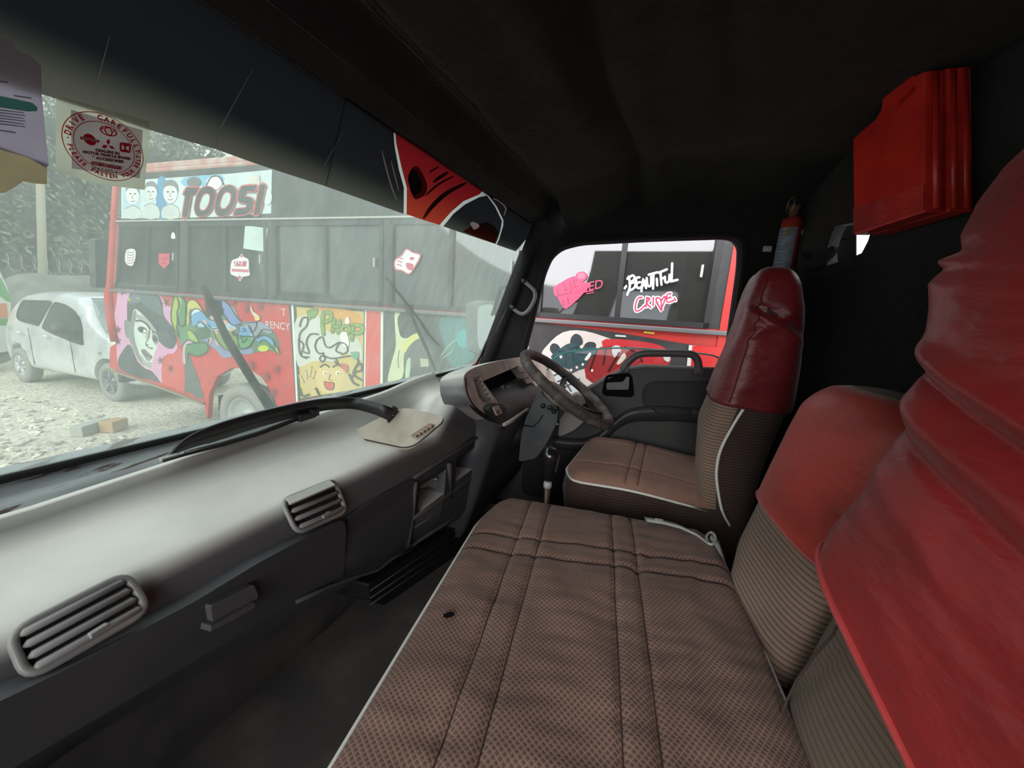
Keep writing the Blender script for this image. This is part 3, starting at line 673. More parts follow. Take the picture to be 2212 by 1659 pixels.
b = B()
for q in ((1173, 876), (1188, 880), (1197, 888)): b.lathe([(.009, 0), (.010, .006), (.006, .010), (.001, .010)], PX(*q, 1.348), (-1, 0, 0), 12)
build(b, 'knobs', m_blk, lo)
b = B(); b.tube([PX(x, y, 1.345) for x, y in ((1128, 918), (1150, 922), (1162, 912), (1172, 897))], .003, 6); build(b, 'shroud_seam', m_blk, lo)
b = B(); b.tube([PX(1232, 893, 1.30), PX(1236, 889, 1.30)], .0035, 8); b.tube([PX(1203, 918, 1.30), PX(1205, 915, 1.30)], .0035, 8); build(b, 'stalk_tips', M('chrome', (.8, .8, .8), .2, .5, 1), sc)
b = B(); b.tube([C0 - AX * .2 + V((0, .02, 0)), C0 - AX * .5 + V((0, .12, .02))], [.05, .045], 12); build(b, 'column_tube', m_blk, sc)
b = B(); b.tube([C0 - AX * .07, C0 - AX * .07 + V((-.09, .0, -.01)), C0 - AX * .07 + V((-.14, -.02, .01))], [.007, .006, .009], 8); build(b, 'indicator_stalk', m_blk, sc)
# gear lever
gp = PX(1187, 1000, 1.13); gl = thing('gear_lever', 'black round gear knob on a worn metal rod', 'gear lever', (1.13, .1, 1.02))
b = B(); b.lathe([(.012, -.062), (.018, -.05), (.024, -.02), (.029, .01), (.030, .028), (.024, .044), (.010, .052), (.001, .053)], gp, (0, 0, 1), 24); build(b, 'knob', M('gloss_black_knob', (.012, .012, .014), .15, .6, coat=.5), gl)
b = B(); b.lathe([(.013, -.085), (.014, -.075), (.012, -.062)], gp, (0, 0, 1), 16); build(b, 'collar', m_grey, gl)
b = B(); b.tube([gp + V((0, 0, -.08)), gp + V((0, -.005, -.30)), V((1.13, .09, 1.05))], [.010, .010, .012], 10); build(b, 'rod', M('worn_bronze_rod', (.15, .12, .10), .4, .5, .6), gl)
b = B(); b.lathe([(.065, 0), (.065, .02), (.06, .05), (.05, .06), (.03, .10), (.015, .12)], (1.13, .095, 1.0), (0, 0, 1), 24); build(b, 'boot', m_rub, gl)
# pillar grab handle
gh = cr([PX(x, y, 1.672) for x, y in ((1130, 606), (1141, 615), (1154, 628), (1155, 645), (1143, 668), (1130, 678), (1118, 674), (1105, 663))], 5, False)
b = B(); b.tube([gh[0] + V((.03, 0, 0))] + gh + [gh[-1] + V((.03, 0, 0))], .0085, 10); g = build(b, 'grab_handle', M('grey_grab_handle', (.20, .20, .21), .35)); tag(g, 'grey curved grab handle on the windscreen pillar', 'handle')
for q in ((1131, 607), (1107, 664)):
    b = B(); b.lathe([(.010, 0), (.010, .004), (.003, .005)], PX(*q, 1.664), (-1, 0, 0), 12); build(b, 'screw_cap', m_blk, g)
# fire extinguisher
fe = PY(1703, 520, -.652); ext = thing('fire_extinguisher', 'slim red fire extinguisher with a grey label and key ring behind the driver seat', 'fire extinguisher', fe - V((0, 0, .2)))
m_ext = M('extinguisher_red', (.35, .035, .02), .4); ez = PY(1703, 480, -.652).z; fr = .034
b = B(); b.lathe([(.030, ez - .36), (fr, ez - .35), (fr, ez - .008), (.030, ez + .004), (.016, ez + .010)], (fe.x, -.652, 0), (0, 0, 1), 24); build(b, 'bottle', m_ext, ext)
b = B(); rows = [[V((fe.x + (fr + .0008) * math.cos(math.radians(a)), -.652 + (fr + .0008) * math.sin(math.radians(a)), z)) for a in range(62, 205, 8)] for z in (ez - .03, ez - .1, ez - .2, ez - .3)]
b.grid(rows); lb = build(b, 'label', M('grey_blue_label', (.24, .28, .34), .5, vary=(40, (.17, .2, .26), .4, .7)), ext)
b = B()
for k in range(13):
    z = ez - .045 - .013 * k; a1 = 95 + 8 * (k % 3); a2 = 165 - 13 * (k % 4)
    b.grid([[V((fe.x + (fr + .0014) * math.cos(math.radians(a)), -.652 + (fr + .0014) * math.sin(math.radians(a)), zz)) for a in range(a1, a2, 8)] for zz in (z, z + .003)])
build(b, 'label_text', M('label_ink', (.10, .12, .16), .6), lb)
b = B(); b.lathe([(.015, ez + .005), (.014, ez + .03), (.02, ez + .035), (.02, ez + .05), (.012, ez + .055)], (fe.x, -.652, 0), (0, 0, 1), 16); build(b, 'valve', M('rusty_valve', (.13, .06, .045), .6), ext)
rc = V((fe.x, -.637, ez + .05)); b = B(); b.tube([rc + V((.028 * math.cos(a), 0, .028 * math.sin(a))) for a in [2 * math.pi * k / 32 for k in range(32)]], .0022, 6, True); build(b, 'pull_ring', M('brass_ring', (.42, .36, .2), .35, .5, .8), ext)
for z in (ez - .055, ez - .27):
    b = B(); rows = [[V((fe.x + (fr + .002) * math.cos(math.radians(a)), -.652 + (fr + .002) * math.sin(math.radians(a)), zz)) for a in list(range(-40, 66, 10))] for zz in (z, z + .018)]
    b.grid(rows); bs_ = build(b, 'bracket_strap', M('yellowed_bracket', (.33, .24, .11), .5), ext)
    for cc_, sz_ in (((fe.x + .034, -.652, z + .009), (.008, .014, .03)), ((fe.x - .036, -.632, z + .009), (.006, .012, .03)), ((fe.x, -.690, z + .009), (.05, .02, .018))): build(B().box(cc_, sz_), 'bracket_tab', M('yellowed_bracket'), bs_)
# red plastic case on the rear wall
m_case = M('red_plastic_case', (.68, .035, .024), .32, .5, vary=(11, (.48, .020, .020), .42, .7), bump=(160, .08))
case = thing('plastic_case', 'red ribbed plastic carrying case hung on the carpeted rear wall', 'case', PY(1900, 480, -.60))
yf = -.60
f = [PY(x, y, yf) for x, y in ((1842, 300), (1893, 255), (1903, 237), (1905, 215), (1952, 166), (1964, 160), (1975, 165), (1998, 153), (1998, 458), (1845, 508))]
b = B(); b.prism(f, (0, -.032, 0)); fr_ = build(b, 'front_shell', m_case, case)
hs = [PY(x, y, yf + .02) for x, y in ((1914, 221), (1950, 184), (1951, 196), (1913, 234))]
cb = B(); cb.prism(hs, (0, -.12, 0)); cut(fr_, [cb])
kk = fr_.modifiers.new('bevel', 'BEVEL'); kk.width = .003; kk.segments = 2; kk.angle_limit = math.radians(40)
dx = V((-.012, 0, 0))
b = B(); b.prism([p + V((0, -.034, 0)) + V((-.006, 0, 0)) for p in f], (0, -.040, 0)); build(b, 'back_shell', m_case, case, bevel=.004)
nt_, nb_ = f[7], f[8]
for dy in (-.012, -.040, -.060):
    b = B(); b.tube([nb_.lerp(nt_, .02) + V((-.004, dy - .004, 0)), nb_.lerp(nt_, .98) + V((-.004, dy - .004, 0))], .006, 8, flatten=(1, .8)); build(b, 'end_rib', m_case, case)
b = B(); A_ = [PY(x, y, yf + .001) for x, y in ((1844, 452), (1844, 506))]; B_ = [PY(x, y, yf + .001) for x, y in ((1996, 398), (1996, 456))]
for k in range(17):
    t = k / 17; b.tube([A_[0].lerp(A_[1], t), B_[0].lerp(B_[1], t)], .0016, 6)
build(b, 'grip_ribs', m_case, case)
b = B(); b.box(PY(1920, 486, yf - .02), (.05, .03, .01)); build(b, 'latch', m_case, case, bevel=.002)
# small metal striker on the side wall
b = B(); b.box(PX(1657, 538, 1.712), (.012, .03, .022)); b.lathe([(.006, 0), (.006, .004)], PX(1657, 538, 1.705), (-1, 0, 0), 10)
tag(build(b, 'belt_anchor', m_steel, bevel=.002), 'small bare metal fixing on the side wall beside the fire extinguisher', 'bracket')
# ================================================================== SEATS
def cushion(parent, name, xr, y0f, y1f, ztop, zbot, seams_x, seams_y, rr, crown, mat_t, mat_s, nx=150, ny=84, wr=.0, zf=None, er=.035):
    """rounded upholstered cushion: xr=(x0,x1); y0f(x), y1f(x) rear and front edges; seams are stitched grooves"""
    b = B(); top = []; bx0, bx1 = xr
    for i in range(nx + 1):
        x = bx0 + (bx1 - bx0) * (1 - math.cos(math.pi * i / nx)) / 2 if False else bx0 + (bx1 - bx0) * i / nx
        row = []; ya, yb = y0f(x), y1f(x)
        dxe = min(x - bx0, bx1 - x); c = 0
        if dxe < rr: c = rr - math.sqrt(max(0, rr * rr - (rr - dxe) ** 2))
        ya += c; yb -= c
        for j in range(ny + 1):
            y = ya + (yb - ya) * j / ny; d = min(x - bx0 + c * .0, bx1 - x, y - ya, yb - y) if c == 0 else min(y - ya, yb - y, max(dxe, .0))
            z = ztop + (zf(x, y) if zf else 0); z += crown * (1 - ((x - (bx0 + bx1) / 2) / ((bx1 - bx0) / 2)) ** 4) * (1 - ((y - (ya + yb) / 2) / ((yb - ya) / 2 + 1e-6)) ** 2)
            if d < er: z -= er * .75 - .75 * math.sqrt(max(0, er * er - (er - d) ** 2))
            if d > er * .3:
                for sx_ in seams_x: z -= .007 * math.exp(-((y - sx_(x)) / .006) ** 2)
                for sy_ in seams_y: z -= .006 * math.exp(-((x - sy_(y)) / .006) ** 2)
                z += wr * (.006 * noise.noise(V((x * 9, y * 16, 1))) + .0025 * noise.noise(V((x * 40 + 3 * y, y * 12, 4))))
                if wr:
                    z += .0035 * math.sin(x * 70 + 8 * noise.noise(V((x * 4, y * 5, 9)))) * math.exp(-((y - .16) / .05) ** 2) * sstep(.86, .70, x) * (.5 + noise.noise(V((x * 6, 0, 0))))
                    z -= .006 * math.exp(-((y + .12 + .5 * (x - .75)) / .012) ** 2) * sstep(.6, .7, x) * sstep(.93, .85, x)
                    z += .004 * math.exp(-((y + .20 + .25 * (x - .6)) / .012) ** 2) * sstep(.45, .6, x)
            row.append(V((x, y, z)))
        top.append(row)
    b.grid(top, mat=mat_t)
    def zat(x, y):
        i = (x - bx0) / (bx1 - bx0) * nx; i0 = max(0, min(nx - 1, int(i))); r0, r1 = top[i0], top[i0 + 1]; f = i - i0; o_ = []
        for r in (r0, r1):
            j = (y - r[0].y) / (r[-1].y - r[0].y + 1e-9) * ny; j0 = max(0, min(ny - 1, int(j))); g_ = j - j0; o_.append(r[j0].z * (1 - g_) + r[j0 + 1].z * g_)
        return o_[0] * (1 - f) + o_[1] * f
    seams = []
    for sx_ in seams_x:
        seams.append([V((x, sx_(x), zat(x, sx_(x)) + .0006)) for x in [bx0 + .01 + (bx1 - bx0 - .02) * k / 90 for k in range(91)]])
    for sy_ in seams_y:
        ya, yb = y0f(.5 * (bx0 + bx1)) + .01, y1f(.5 * (bx0 + bx1)) - .012; seams.append([V((sy_(y), y, zat(sy_(y), y) + .0006)) for y in [ya + (yb - ya) * k / 60 for k in range(61)]])
    ring = [r[0] for r in top] + top[-1][1:] + [r[-1] for r in reversed(top[:-1])] + list(reversed(top[0][1:-1]))
    cen = V(((bx0 + bx1) / 2, (y0f(bx0) + y1f(bx0)) / 2, 0)); rows = []
    for f, z in ((0, None), (.006, -.02), (.012, -.06), (.0, -.13), (-.03, zbot - ztop)):
        rr_ = []
        for p in ring:
            d = V((p.x - cen.x, p.y - cen.y, 0)); d.normalize()
            rr_.append(V((p.x, p.y, p.z if z is None else (p.z * 0 + ztop - er * .75 + z))) + d * f)
        rows.append(rr_)
    b.grid(rows, False, True, mat_s); o = build(b, name, None, parent)
    for sm__ in seams: build(B().tube(sm__, .0011, 5), 'seam', m_seam, o)
    pb = B(); pb.tube([p + (V((p.x - cen.x, p.y - cen.y, 0)).normalized() * .002) for p in ring[::2]], .0042, 8, True); build(pb, 'piping', m_pipe, o)
    return o
def back(parent, name, xa, xb, yf, th, z0, z1, mat, off=0, nz_=44, nseg=72, pw=3.6, wr=None, topr=.06, cap_bottom=True, zshift=None, skew=0):
    """upholstered backrest lofted upward: xa(z), xb(z) edges, yf(z) front face, th(z) thickness"""
    b = B(); rows = []
    for i in range(nz_ + 1):
        t = i / nz_; z = z0 + (z1 - z0) * t; rows.append([])
        tt = max(0, (z - (z1 - topr)) / topr); sh = topr * .9 * (1 - math.sqrt(max(0, 1 - tt * tt)))
        a, c = xa(z) - off + sh * .8, xb(z) + off - sh * .8; f, k = yf(z) + off - sh * .5, yf(z) - th(z) - off + sh * .5
        cx, cy, hx, hy = (a + c) / 2, (f + k) / 2, (c - a) / 2, (f - k) / 2
        for j in range(nseg):
            an = 2 * math.pi * j / nseg; ca, sa = math.cos(an), math.sin(an)
            x = cx + hx * math.copysign(abs(ca) ** (2 / pw), ca); y = cy + hy * math.copysign(abs(sa) ** (2 / pw), sa)
            zz = z
            if zshift: zz = z + zshift(x, y) * (1 - t)
            p = V((x, y + skew * (x - a), zz))
            if wr: p += wr(p, ca, sa)
            rows[-1].append(p)
    b.grid(rows, False, True, mat); b.cap(rows[-1], mat, True)
    if cap_bottom: b.cap(rows[0], mat)
    else:
        b.grid([rows[0], [p + V((0, 0, .004)) - V((p.x - cx, p.y - cy, 0)).normalized() * .008 for p in rows[0]]], False, True, mat)
    return b, rows
# --- bench for two passengers
bench = thing('bench_seat', 'brown velour two-person bench seat with red headrest covers', 'seat', (.45, 0, 1.02))
yb = lambda x: -.33 - .02 * sstep(.3, .9, x)
yfr = lambda x: .268 - .02 * sstep(.85, 1.0, x) if x > .5 else .268
cu = cushion(bench, 'cushion', (-.12, 1.03), yb, yfr, 1.452, 1.22,
    [lambda x: .137 + .01 * x, lambda x: .090, lambda x: -.083, lambda x: -.128 - .008 * x],
    [lambda y: .84 - .03 * math.sin((y + .1) * 4), lambda y: .775 - .03 * math.sin((y + .1) * 4), lambda y: .16, lambda y: .10], .085, .012, m_dots, m_side, 230, 110, 1.0)
b = B(); b.box((.45, -.04, 1.12), (1.02, .5, .22)); build(b, 'seat_base', m_blk, bench, bevel=.01)
b = B(); rows = cr([PZ(x, y, 1.4655) for x, y in ((958, 1327), (975, 1321), (981, 1326), (964, 1331))], 4); b.prism(rows, (0, 0, -.004)); build(b, 'tear', m_hole, cu)
slope = .22
def lean(z0, y0, s_=slope): return lambda z: y0 - s_ * (z - z0)
tx = [(1.36, .575), (1.42, .585), (1.57, .585), (1.68, .588), (1.75, .605), (1.83, .632), (1.90, .668), (1.945, .695), (1.975, .682), (1.99, .705), (2.01, .672), (2.04, .69), (2.10, .698), (2.16, .693), (2.20, .675), (2.235, .655), (2.29, .62), (2.36, .58)]
txb = [(1.36, .585), (1.42, .60), (1.57, .602), (1.68, .600), (1.83, .632), (1.92, .65), (2.10, .66), (2.2, .64), (2.36, .56)]
def wr_back(p, ca, sa): return V((0, .004 * noise.noise(V((p.x * 8, p.z * 8, 2))) * max(0, sa), 0)) + V((0, -.005 * math.exp(-((p.x - .53 + .35 * (p.z - 1.55)) / .006) ** 2) * max(0, sa), 0))
bb, _ = back(bench, 'b', lambda z: .05 + .1 * sstep(1.8, 2.2, z), lambda z: lerp_tab(txb, z) - .004, lean(1.42, -.318), lambda z: .15, 1.30, 2.33, m_ribz, wr=wr_back)
bk = build(bb, 'backrest', None, bench)
def wr_cov(p, ca, sa):
    z, x = p.z, p.x; s_ = max(0, sa) ** .5 if sa > 0 else 0
    d = 0; k = z - .30 * (x - .7)
    for c, wd, am in ((2.005, .012, .011), (1.980, .010, -.012), (1.945, .014, .012), (1.915, .010, -.008), (1.86, .014, .003), (1.835, .012, -.003), (1.76, .03, .004)):
        d += am * math.exp(-((k - c) / wd) ** 2) * (.55 + .6 * sstep(.35, .68, x))
    d += .0030 * noise.noise(V((x * 6, z * 22 - x * 16, 7))) + .0012 * abs(noise.noise(V((x * 16, z * 75 - x * 50, 3))))
    edge = max(0, ca) ** 4
    return V((d * edge * .35 + .003 * noise.noise(V((z * 30, 1, 2))) * edge, d * s_, 0))
cb_, rws = back(bench, 'c', lambda z: .05 + .1 * sstep(1.8, 2.2, z), lambda z: lerp_tab(tx, z), lean(1.42, -.318), lambda z: .15, 1.44, 2.36, m_red, off=.009, nz_=170, nseg=150, wr=wr_cov, cap_bottom=False, zshift=lambda x, y: .072 + .31 * x, topr=.10)
cov = build(cb_, 'headrest_cover', None, bench); cov['label'] = 'tall creased red leatherette cover'
b = B(); b.tube(rws[0][::2], .0045, 8, True); build(b, 'hem', leather('hem_red_leatherette', (.55, .06, .06)), cov)
b = B(); ed = []
for i in range(100, 168):
    r = rws[i]; ed.append(max(r, key=lambda p: p.x + .9 * p.y))
b.tube(ed, .002, 6); build(b, 'cover_seam', M('dark_red_thread', (.12, .01, .012), .8), cov)
# middle backrest
mxb = [(1.3, .90), (1.44, .89), (1.50, .925), (1.60, .93), (1.78, .94), (1.84, .935), (1.90, .91)]
def wr_mid(p, ca, sa): return V((0, .004 * noise.noise(V((p.x * 7, p.z * 7, 6))) * max(0, sa), 0))
bb, _ = back(bench, 'm', lambda z: .625, lambda z: lerp_tab(mxb, z), lean(1.42, -.335, .24), lambda z: .14, 1.30, 1.895, m_rib, wr=wr_mid, topr=.075)
mb = build(bb, 'backrest', None, bench)
cb_, rws = back(bench, 'mc', lambda z: .622, lambda z: lerp_tab(mxb, z) + .001, lean(1.42, -.335, .24), lambda z: .11, 1.62, 1.893, leather('orange_red_leatherette', (.55, .055, .04), 12), off=.006, nz_=50, nseg=90, wr=wr_mid, cap_bottom=False, topr=.07, zshift=lambda x, y: 0 * x)
mc = build(cb_, 'headrest_cover', None, bench); mc['label'] = 'short smooth bright red leatherette cover'
b = B(); b.tube(rws[0][::2], .003, 8, True); build(b, 'hem', leather('hem_red_leatherette2', (.6, .10, .09)), mc)
b = B(); b.tube([PP(x, y, V((0, -.318 + .012, 1.42)), V((0, 1, .22))) for x, y in ((1822, 1322), (1800, 1370), (1760, 1415), (1720, 1470), (1692, 1530), (1675, 1590))], .0018, 6); build(b, 'backrest_seam', m_seam, bk)
# --- driver's seat
ds = thing('driver_seat', 'brown velour driver seat with a dark red headrest cover beside the door', 'seat', (1.42, -.15, 1.02))
dc = cushion(ds, 'cushion', (1.20, 1.655), lambda x: -.47 - .17 * (x - 1.2), lambda x: .058 + .025 * sstep(1.22, 1.3, x) - .20 * (x - 1.2), 1.475, 1.16, [lambda x: -.13 - .17 * (x - 1.2), lambda x: -.17 - .17 * (x - 1.2)], [lambda y: 1.31, lambda y: 1.55], .05, .01, fabric('pinkish_brown_velour', (.36, .205, .155), (.29, .16, .122), 640, .6), m_side, 110, 90, .35, zf=lambda x, y: -.035 * sstep(-.1, -.5, y), er=.04)
dxa = lambda z: 1.20 + .01 * sstep(1.8, 2.1, z) + .015 * sstep(2.0, 2.15, z)
dyf = lambda z: lerp_tab([(1.3, -.37), (1.45, -.345), (1.55, -.33), (1.65, -.322), (1.75, -.345), (1.9, -.375), (2.0, -.395), (2.1, -.412), (2.2, -.43)], z)
dth = lambda z: lerp_tab([(1.3, .17), (1.5, .19), (1.65, .225), (1.78, .22), (1.9, .19), (2.05, .145), (2.17, .095)], z)
bb, rr2 = back(ds, 'd', dxa, lambda z: 1.64, dyf, dth, 1.26, 2.14, m_rib, pw=4.5, skew=-.24, wr=lambda p, ca, sa: V((0, .006 * noise.noise(V((p.x * 20, p.z * 4, 2))) * max(0, sa), 0)), topr=.05)
bb.mi = [bb.m(m_rib)] * len(bb.mi)
side_i = bb.m(m_side)
for fi, f in enumerate(bb.f):
    if fi < 44 * 72 and 35 <= fi % 72 <= 62: bb.mi[fi] = side_i
db = build(bb, 'backrest', None, ds)
b = B(); pth = [V((dxa(z) - .002, dyf(z) - dd, z)) for z, dd in ((1.76, .088), (1.70, .080), (1.62, .068), (1.55, .062), (1.48, .068), (1.42, .080), (1.38, .10))]
b.tube(cr(pth, 4, False), .0042, 8); build(b, 'piping', m_pipe, db)
def wr_d(p, ca, sa):
    z, y = p.z, p.y; e = max(0, -ca) ** 2; s_ = max(0, sa)
    d = .010 * math.exp(-((z - 2.03 - .5 * (y + .42)) / .012) ** 2) - .012 * math.exp(-((z - 2.055 - .5 * (y + .42)) / .016) ** 2) + .005 * math.exp(-((z - 1.97 + .7 * (y + .42)) / .015) ** 2)
    n = .004 * noise.noise(V((z * 14, y * 14, 3)))
    return V((-(d + n) * e, (.010 * noise.noise(V((p.x * 12, z * 7, 8)))) * s_, 0))
cb_, rws = back(ds, 'dc', dxa, lambda z: 1.64, dyf, dth, 1.755, 2.165, m_redD, skew=-.24, off=.010, nz_=90, nseg=110, wr=wr_d, cap_bottom=False, topr=.06, pw=4, zshift=lambda x, y: .07 * (y + .36) + .02 * (1.6 - x))
dcov = build(cb_, 'headrest_cover', None, ds); dcov['label'] = 'dark red puckered leatherette cover'
b = B(); b.tube(rws[0][::2], .003, 8, True)
for sgn in (1,):
    b.tube([min(r, key=lambda p: p.x * 1.0 - p.y * .55) + V((-.001, 0, 0)) for r in rws[2:84:2]], .0022, 6)
build(b, 'cover_seam', M('dark_red_thread'), dcov)
b = B(); b.box((1.43, -.2, 1.1), (.40, .45, .16)); build(b, 'seat_base', m_blk, ds, bevel=.01)
# seat belt with buckle between the seats
sb = thing('seat_belt', 'grey seat belt strap and stalk tucked between the bench and driver seat', 'seat belt', PZ(1500, 1165, 1.40))
m_web = M('grey_belt_webbing', (.34, .35, .33), .7, .3, bump=(300, .3))
b = B(); b.ribbon([PZ(x, y, z) for x, y, z in ((1395, 1122, 1.462), (1430, 1127, 1.466), (1465, 1136, 1.468), (1500, 1152, 1.462), (1530, 1174, 1.448))], V((.035, .004, -.012)), .006); build(b, 'strap', m_web, sb)
b = B(); b.ribbon([PZ(x, y, z) for x, y, z in ((1535, 1158, 1.452), (1548, 1175, 1.448), (1558, 1205, 1.43), (1570, 1250, 1.40), (1582, 1300, 1.36))], V((.026, -.012, .0)), .012); build(b, 'stalk', m_web, sb)
b = B(); b.tube(cr([PZ(x, y, 1.456) for x, y in ((1526, 1160), (1535, 1150), (1545, 1158), (1545, 1172), (1532, 1175))], 4), .0035, 6, True); build(b, 'belt_loop', M('grey_loop', (.45, .46, .45), .4), sb)
b = B(); b.box(PZ(1424, 1125, 1.468), (.012, .022, .008)); build(b, 'tongue', M('grey_loop'), sb, bevel=.002)
# ================================================================== THINGS LYING ON THE DASH
YD = V((.17, 1, 0))
def PD(x, y, yp): return PP(x, y, V((0, yp, 0)), YD)
cen = [(366, 986, 4), (385, 968, 22), (420, 950, 36), (480, 930, 44), (560, 906, 40), (640, 886, 36), (700, 874, 30), (760, 871, 27), (803, 880, 27), (832, 890, 29), (860, 903, 31)]
pts = [PD(x, y, .752 - .032 * sstep(600, 760, x) - .105 * sstep(750, 845, x)) for x, y, w_ in cen]
wv = [V((.0, -.35, .94)) * (w_ / FPX * (p - CP).dot(CF)) for p, (_, _, w_) in zip(pts, cen)]
strap = thing('belt_strap', 'black leather strap with brass studs lying along the dashboard edge', 'strap', pts[4] - V((0, 0, .03)))
def dens(a, n=5):
    o = []
    for i in range(len(a) - 1):
        for k in range(n):
            t = k / n; p0, p1, p2, p3 = a[max(i - 1, 0)], a[i], a[i + 1], a[min(i + 2, len(a) - 1)]
            o.append(.5 * ((2 * p1) + (p2 - p0) * t + (2 * p0 - 5 * p1 + 4 * p2 - p3) * t * t + (-p0 + 3 * p1 - 3 * p2 + p3) * t ** 3))
    return o + [a[-1]]
b = B(); b.ribbon(dens(pts), dens(wv), .004); build(b, 'band', M('black_leather', (.02, .02, .021), .42, .5, bump=(80, .2)), strap)
b = B(); e = pts[-1]; tdir = (pts[-1] - pts[-2]).normalized(); R3 = Matrix((tdir, tdir.cross(V((0, -.35, .94))).normalized() * -1, V((0, -.35, .94)).normalized())).transposed()
b.box(e - tdir * .022, (.014, .010, .050), R3); build(b, 'keeper', m_blk, strap, bevel=.002)
for q in ((828, 886), (848, 896)):
    b = B(); b.lathe([(.0035, 0), (.0035, .002), (.001, .003)], PD(*q, .625 - .010 * (q[0] > 840)), (0, -1, .3), 10); build(b, 'stud', M('brass_stud', (.6, .45, .2), .3, .5, .9), strap)
b = B(); b.tube([PZ(x, y, 1.668) for x, y in ((852, 912), (866, 906), (880, 905), (886, 910))], .0015, 6); build(b, 'hook', M('tarnished_wire', (.2, .16, .1), .5, .5, .7), strap)
wb = thing('wiper_blade', 'spare black wiper blade lying on the dashboard below the strap', 'wiper blade', PZ(500, 960, 1.71))
wp = [(352, 996), (400, 982), (480, 962), (560, 938), (640, 908), (662, 902)]
b = B(); b.tube([PD(x, y, .742) for x, y in wp], .0035, 8, flatten=(1, .7)); build(b, 'rubber', m_rub, wb)
b = B(); b.tube([PD(x, y - 4, .745) for x, y in wp[1:]], .003, 6); build(b, 'spine', M('spine_metal', (.12, .12, .12), .4, .5, .5), wb)
b = B(); c = PD(662, 899, .738); tg = (PD(690, 890, .738) - PD(640, 905, .738)).normalized()
R3 = Matrix((tg, V((-tg.y, tg.x, 0)).normalized(), V((0, 0, 1)))).transposed(); b.box(c, (.042, .014, .016), R3); b.box(c + tg * .018 + V((0, 0, .004)), (.02, .018, .018), R3); build(b, 'connector', m_blk, wb, bevel=.003)
b = B(); c = PD(366, 988, .745); R3 = Matrix((tg, V((-tg.y, tg.x, 0)).normalized(), V((0, 0, 1)))).transposed(); b.box(c, (.026, .008, .006), R3); build(b, 'end_clip', m_grey, wb, bevel=.002)
# ================================================================== PAPERS AND TINT ON THE GLASS
def paper(name, px, col, off, glow=.75):
    k = bpy.data.materials.new(name); k.use_nodes = True; nt = k.node_tree; nt.nodes.clear(); L = nt.links.new
    o = nt.nodes.new('ShaderNodeOutputMaterial'); tl = nt.nodes.new('ShaderNodeBsdfTranslucent'); df = nt.nodes.new('ShaderNodeBsdfDiffuse'); mx = nt.nodes.new('ShaderNodeMixShader'); mx.inputs[0].default_value = 1 - glow
    tc = nt.nodes.new('ShaderNodeTexCoord'); n = nt.nodes.new('ShaderNodeTexNoise'); n.inputs['Scale'].default_value = 25; n.inputs['Detail'].default_value = 6
    r = nt.nodes.new('ShaderNodeMixRGB'); r.inputs[1].default_value = (*col, 1); r.inputs[2].default_value = (*[c * .75 for c in col], 1)
    L(tc.outputs['Object'], n.inputs[0]); L(n.outputs[0], r.inputs[0]); L(r.outputs[0], tl.inputs[0]); L(r.outputs[0], df.inputs[0]); L(tl.outputs[0], mx.inputs[1]); L(df.outputs[0], mx.inputs[2]); L(mx.outputs[0], o.inputs[0])
    return k
def sheet(name, px, col, off, parent=None, glow=.75):
    b = B(); b.prism([PW(x, y, off) for x, y in px], WN.normalized() * -.0004); return build(b, name, paper(name + '_paper', px, col, off, glow), parent)
st = sheet('windscreen_sticker', [(121, 209), (150, 214), (322, 262), (318, 330), (312, 410), (215, 398), (121, 371)], (.80, .82, .74), -.004)
tag(st, 'white square sticker with a red round road safety emblem on the windscreen', 'sticker')
sheet('emblem_backing', [(153, 237), (308, 281), (302, 385), (155, 364)], (.86, .80, .85), -.0052, st)
m_ink = paper('red_ink', None, (.55, .012, .03), 0, .6); m_inkD = paper('dark_print', None, (.20, .03, .06), 0, .6)
def CD(cx, cy): return PW(110 + cx / 7.541, 200 + cy / 7.541, -.0064)
def CW(cx, cy): return PW(cx / 2.962, cy / 2.962, -.0064)
ctr = CD(888, 900); Uw = (CD(1534, 1005) - CD(242, 795)) / 2; Vw = (CD(773, 352) - CD(1003, 1448)) / 2
b = B(); nw = WN.normalized()
def ring(r, wd, c=None, u=None, v=None, n=64):
    c = c or ctr; u = u or Uw; v = v or Vw
    b.grid([[c + (u * math.cos(a) + v * math.sin(a)) * (r - wd), c + (u * math.cos(a) + v * math.sin(a)) * (r + wd)] for a in [2 * math.pi * k / n for k in range(n)]], True, False, m_ink, False)
ring(1.0, .012); ring(.75, .010)
def arc_text(txt, a0, a1, inward, size=.17):
    for k, ch in enumerate(txt):
        a = math.radians(a0 + (a1 - a0) * k / (len(txt) - 1)); rd = Uw * math.cos(a) + Vw * math.sin(a); tgn = -Uw * math.sin(a) + Vw * math.cos(a)
        if ch == ' ': continue
        pos = ctr + rd * .87; up_ = rd if not inward else -rd; ri = -tgn if not inward else tgn
        text_mesh(b, ch, size, pos, ri, up_, m_ink, bold=.008, wscale=.92)
arc_text('DRIVE  CAREFULLY', 162, 4, False, .205)
arc_text('PLEASE FASTEN YOUR BELT', 186, 352, True, .165)
for a in (172, 0):
    a = math.radians(a); p = ctr + (Uw * math.cos(a) + Vw * math.sin(a)) * .87; b.flat([p + (Uw * math.cos(t) + Vw * math.sin(t)) * .022 for t in [.785 * k for k in range(8)]], m_ink)
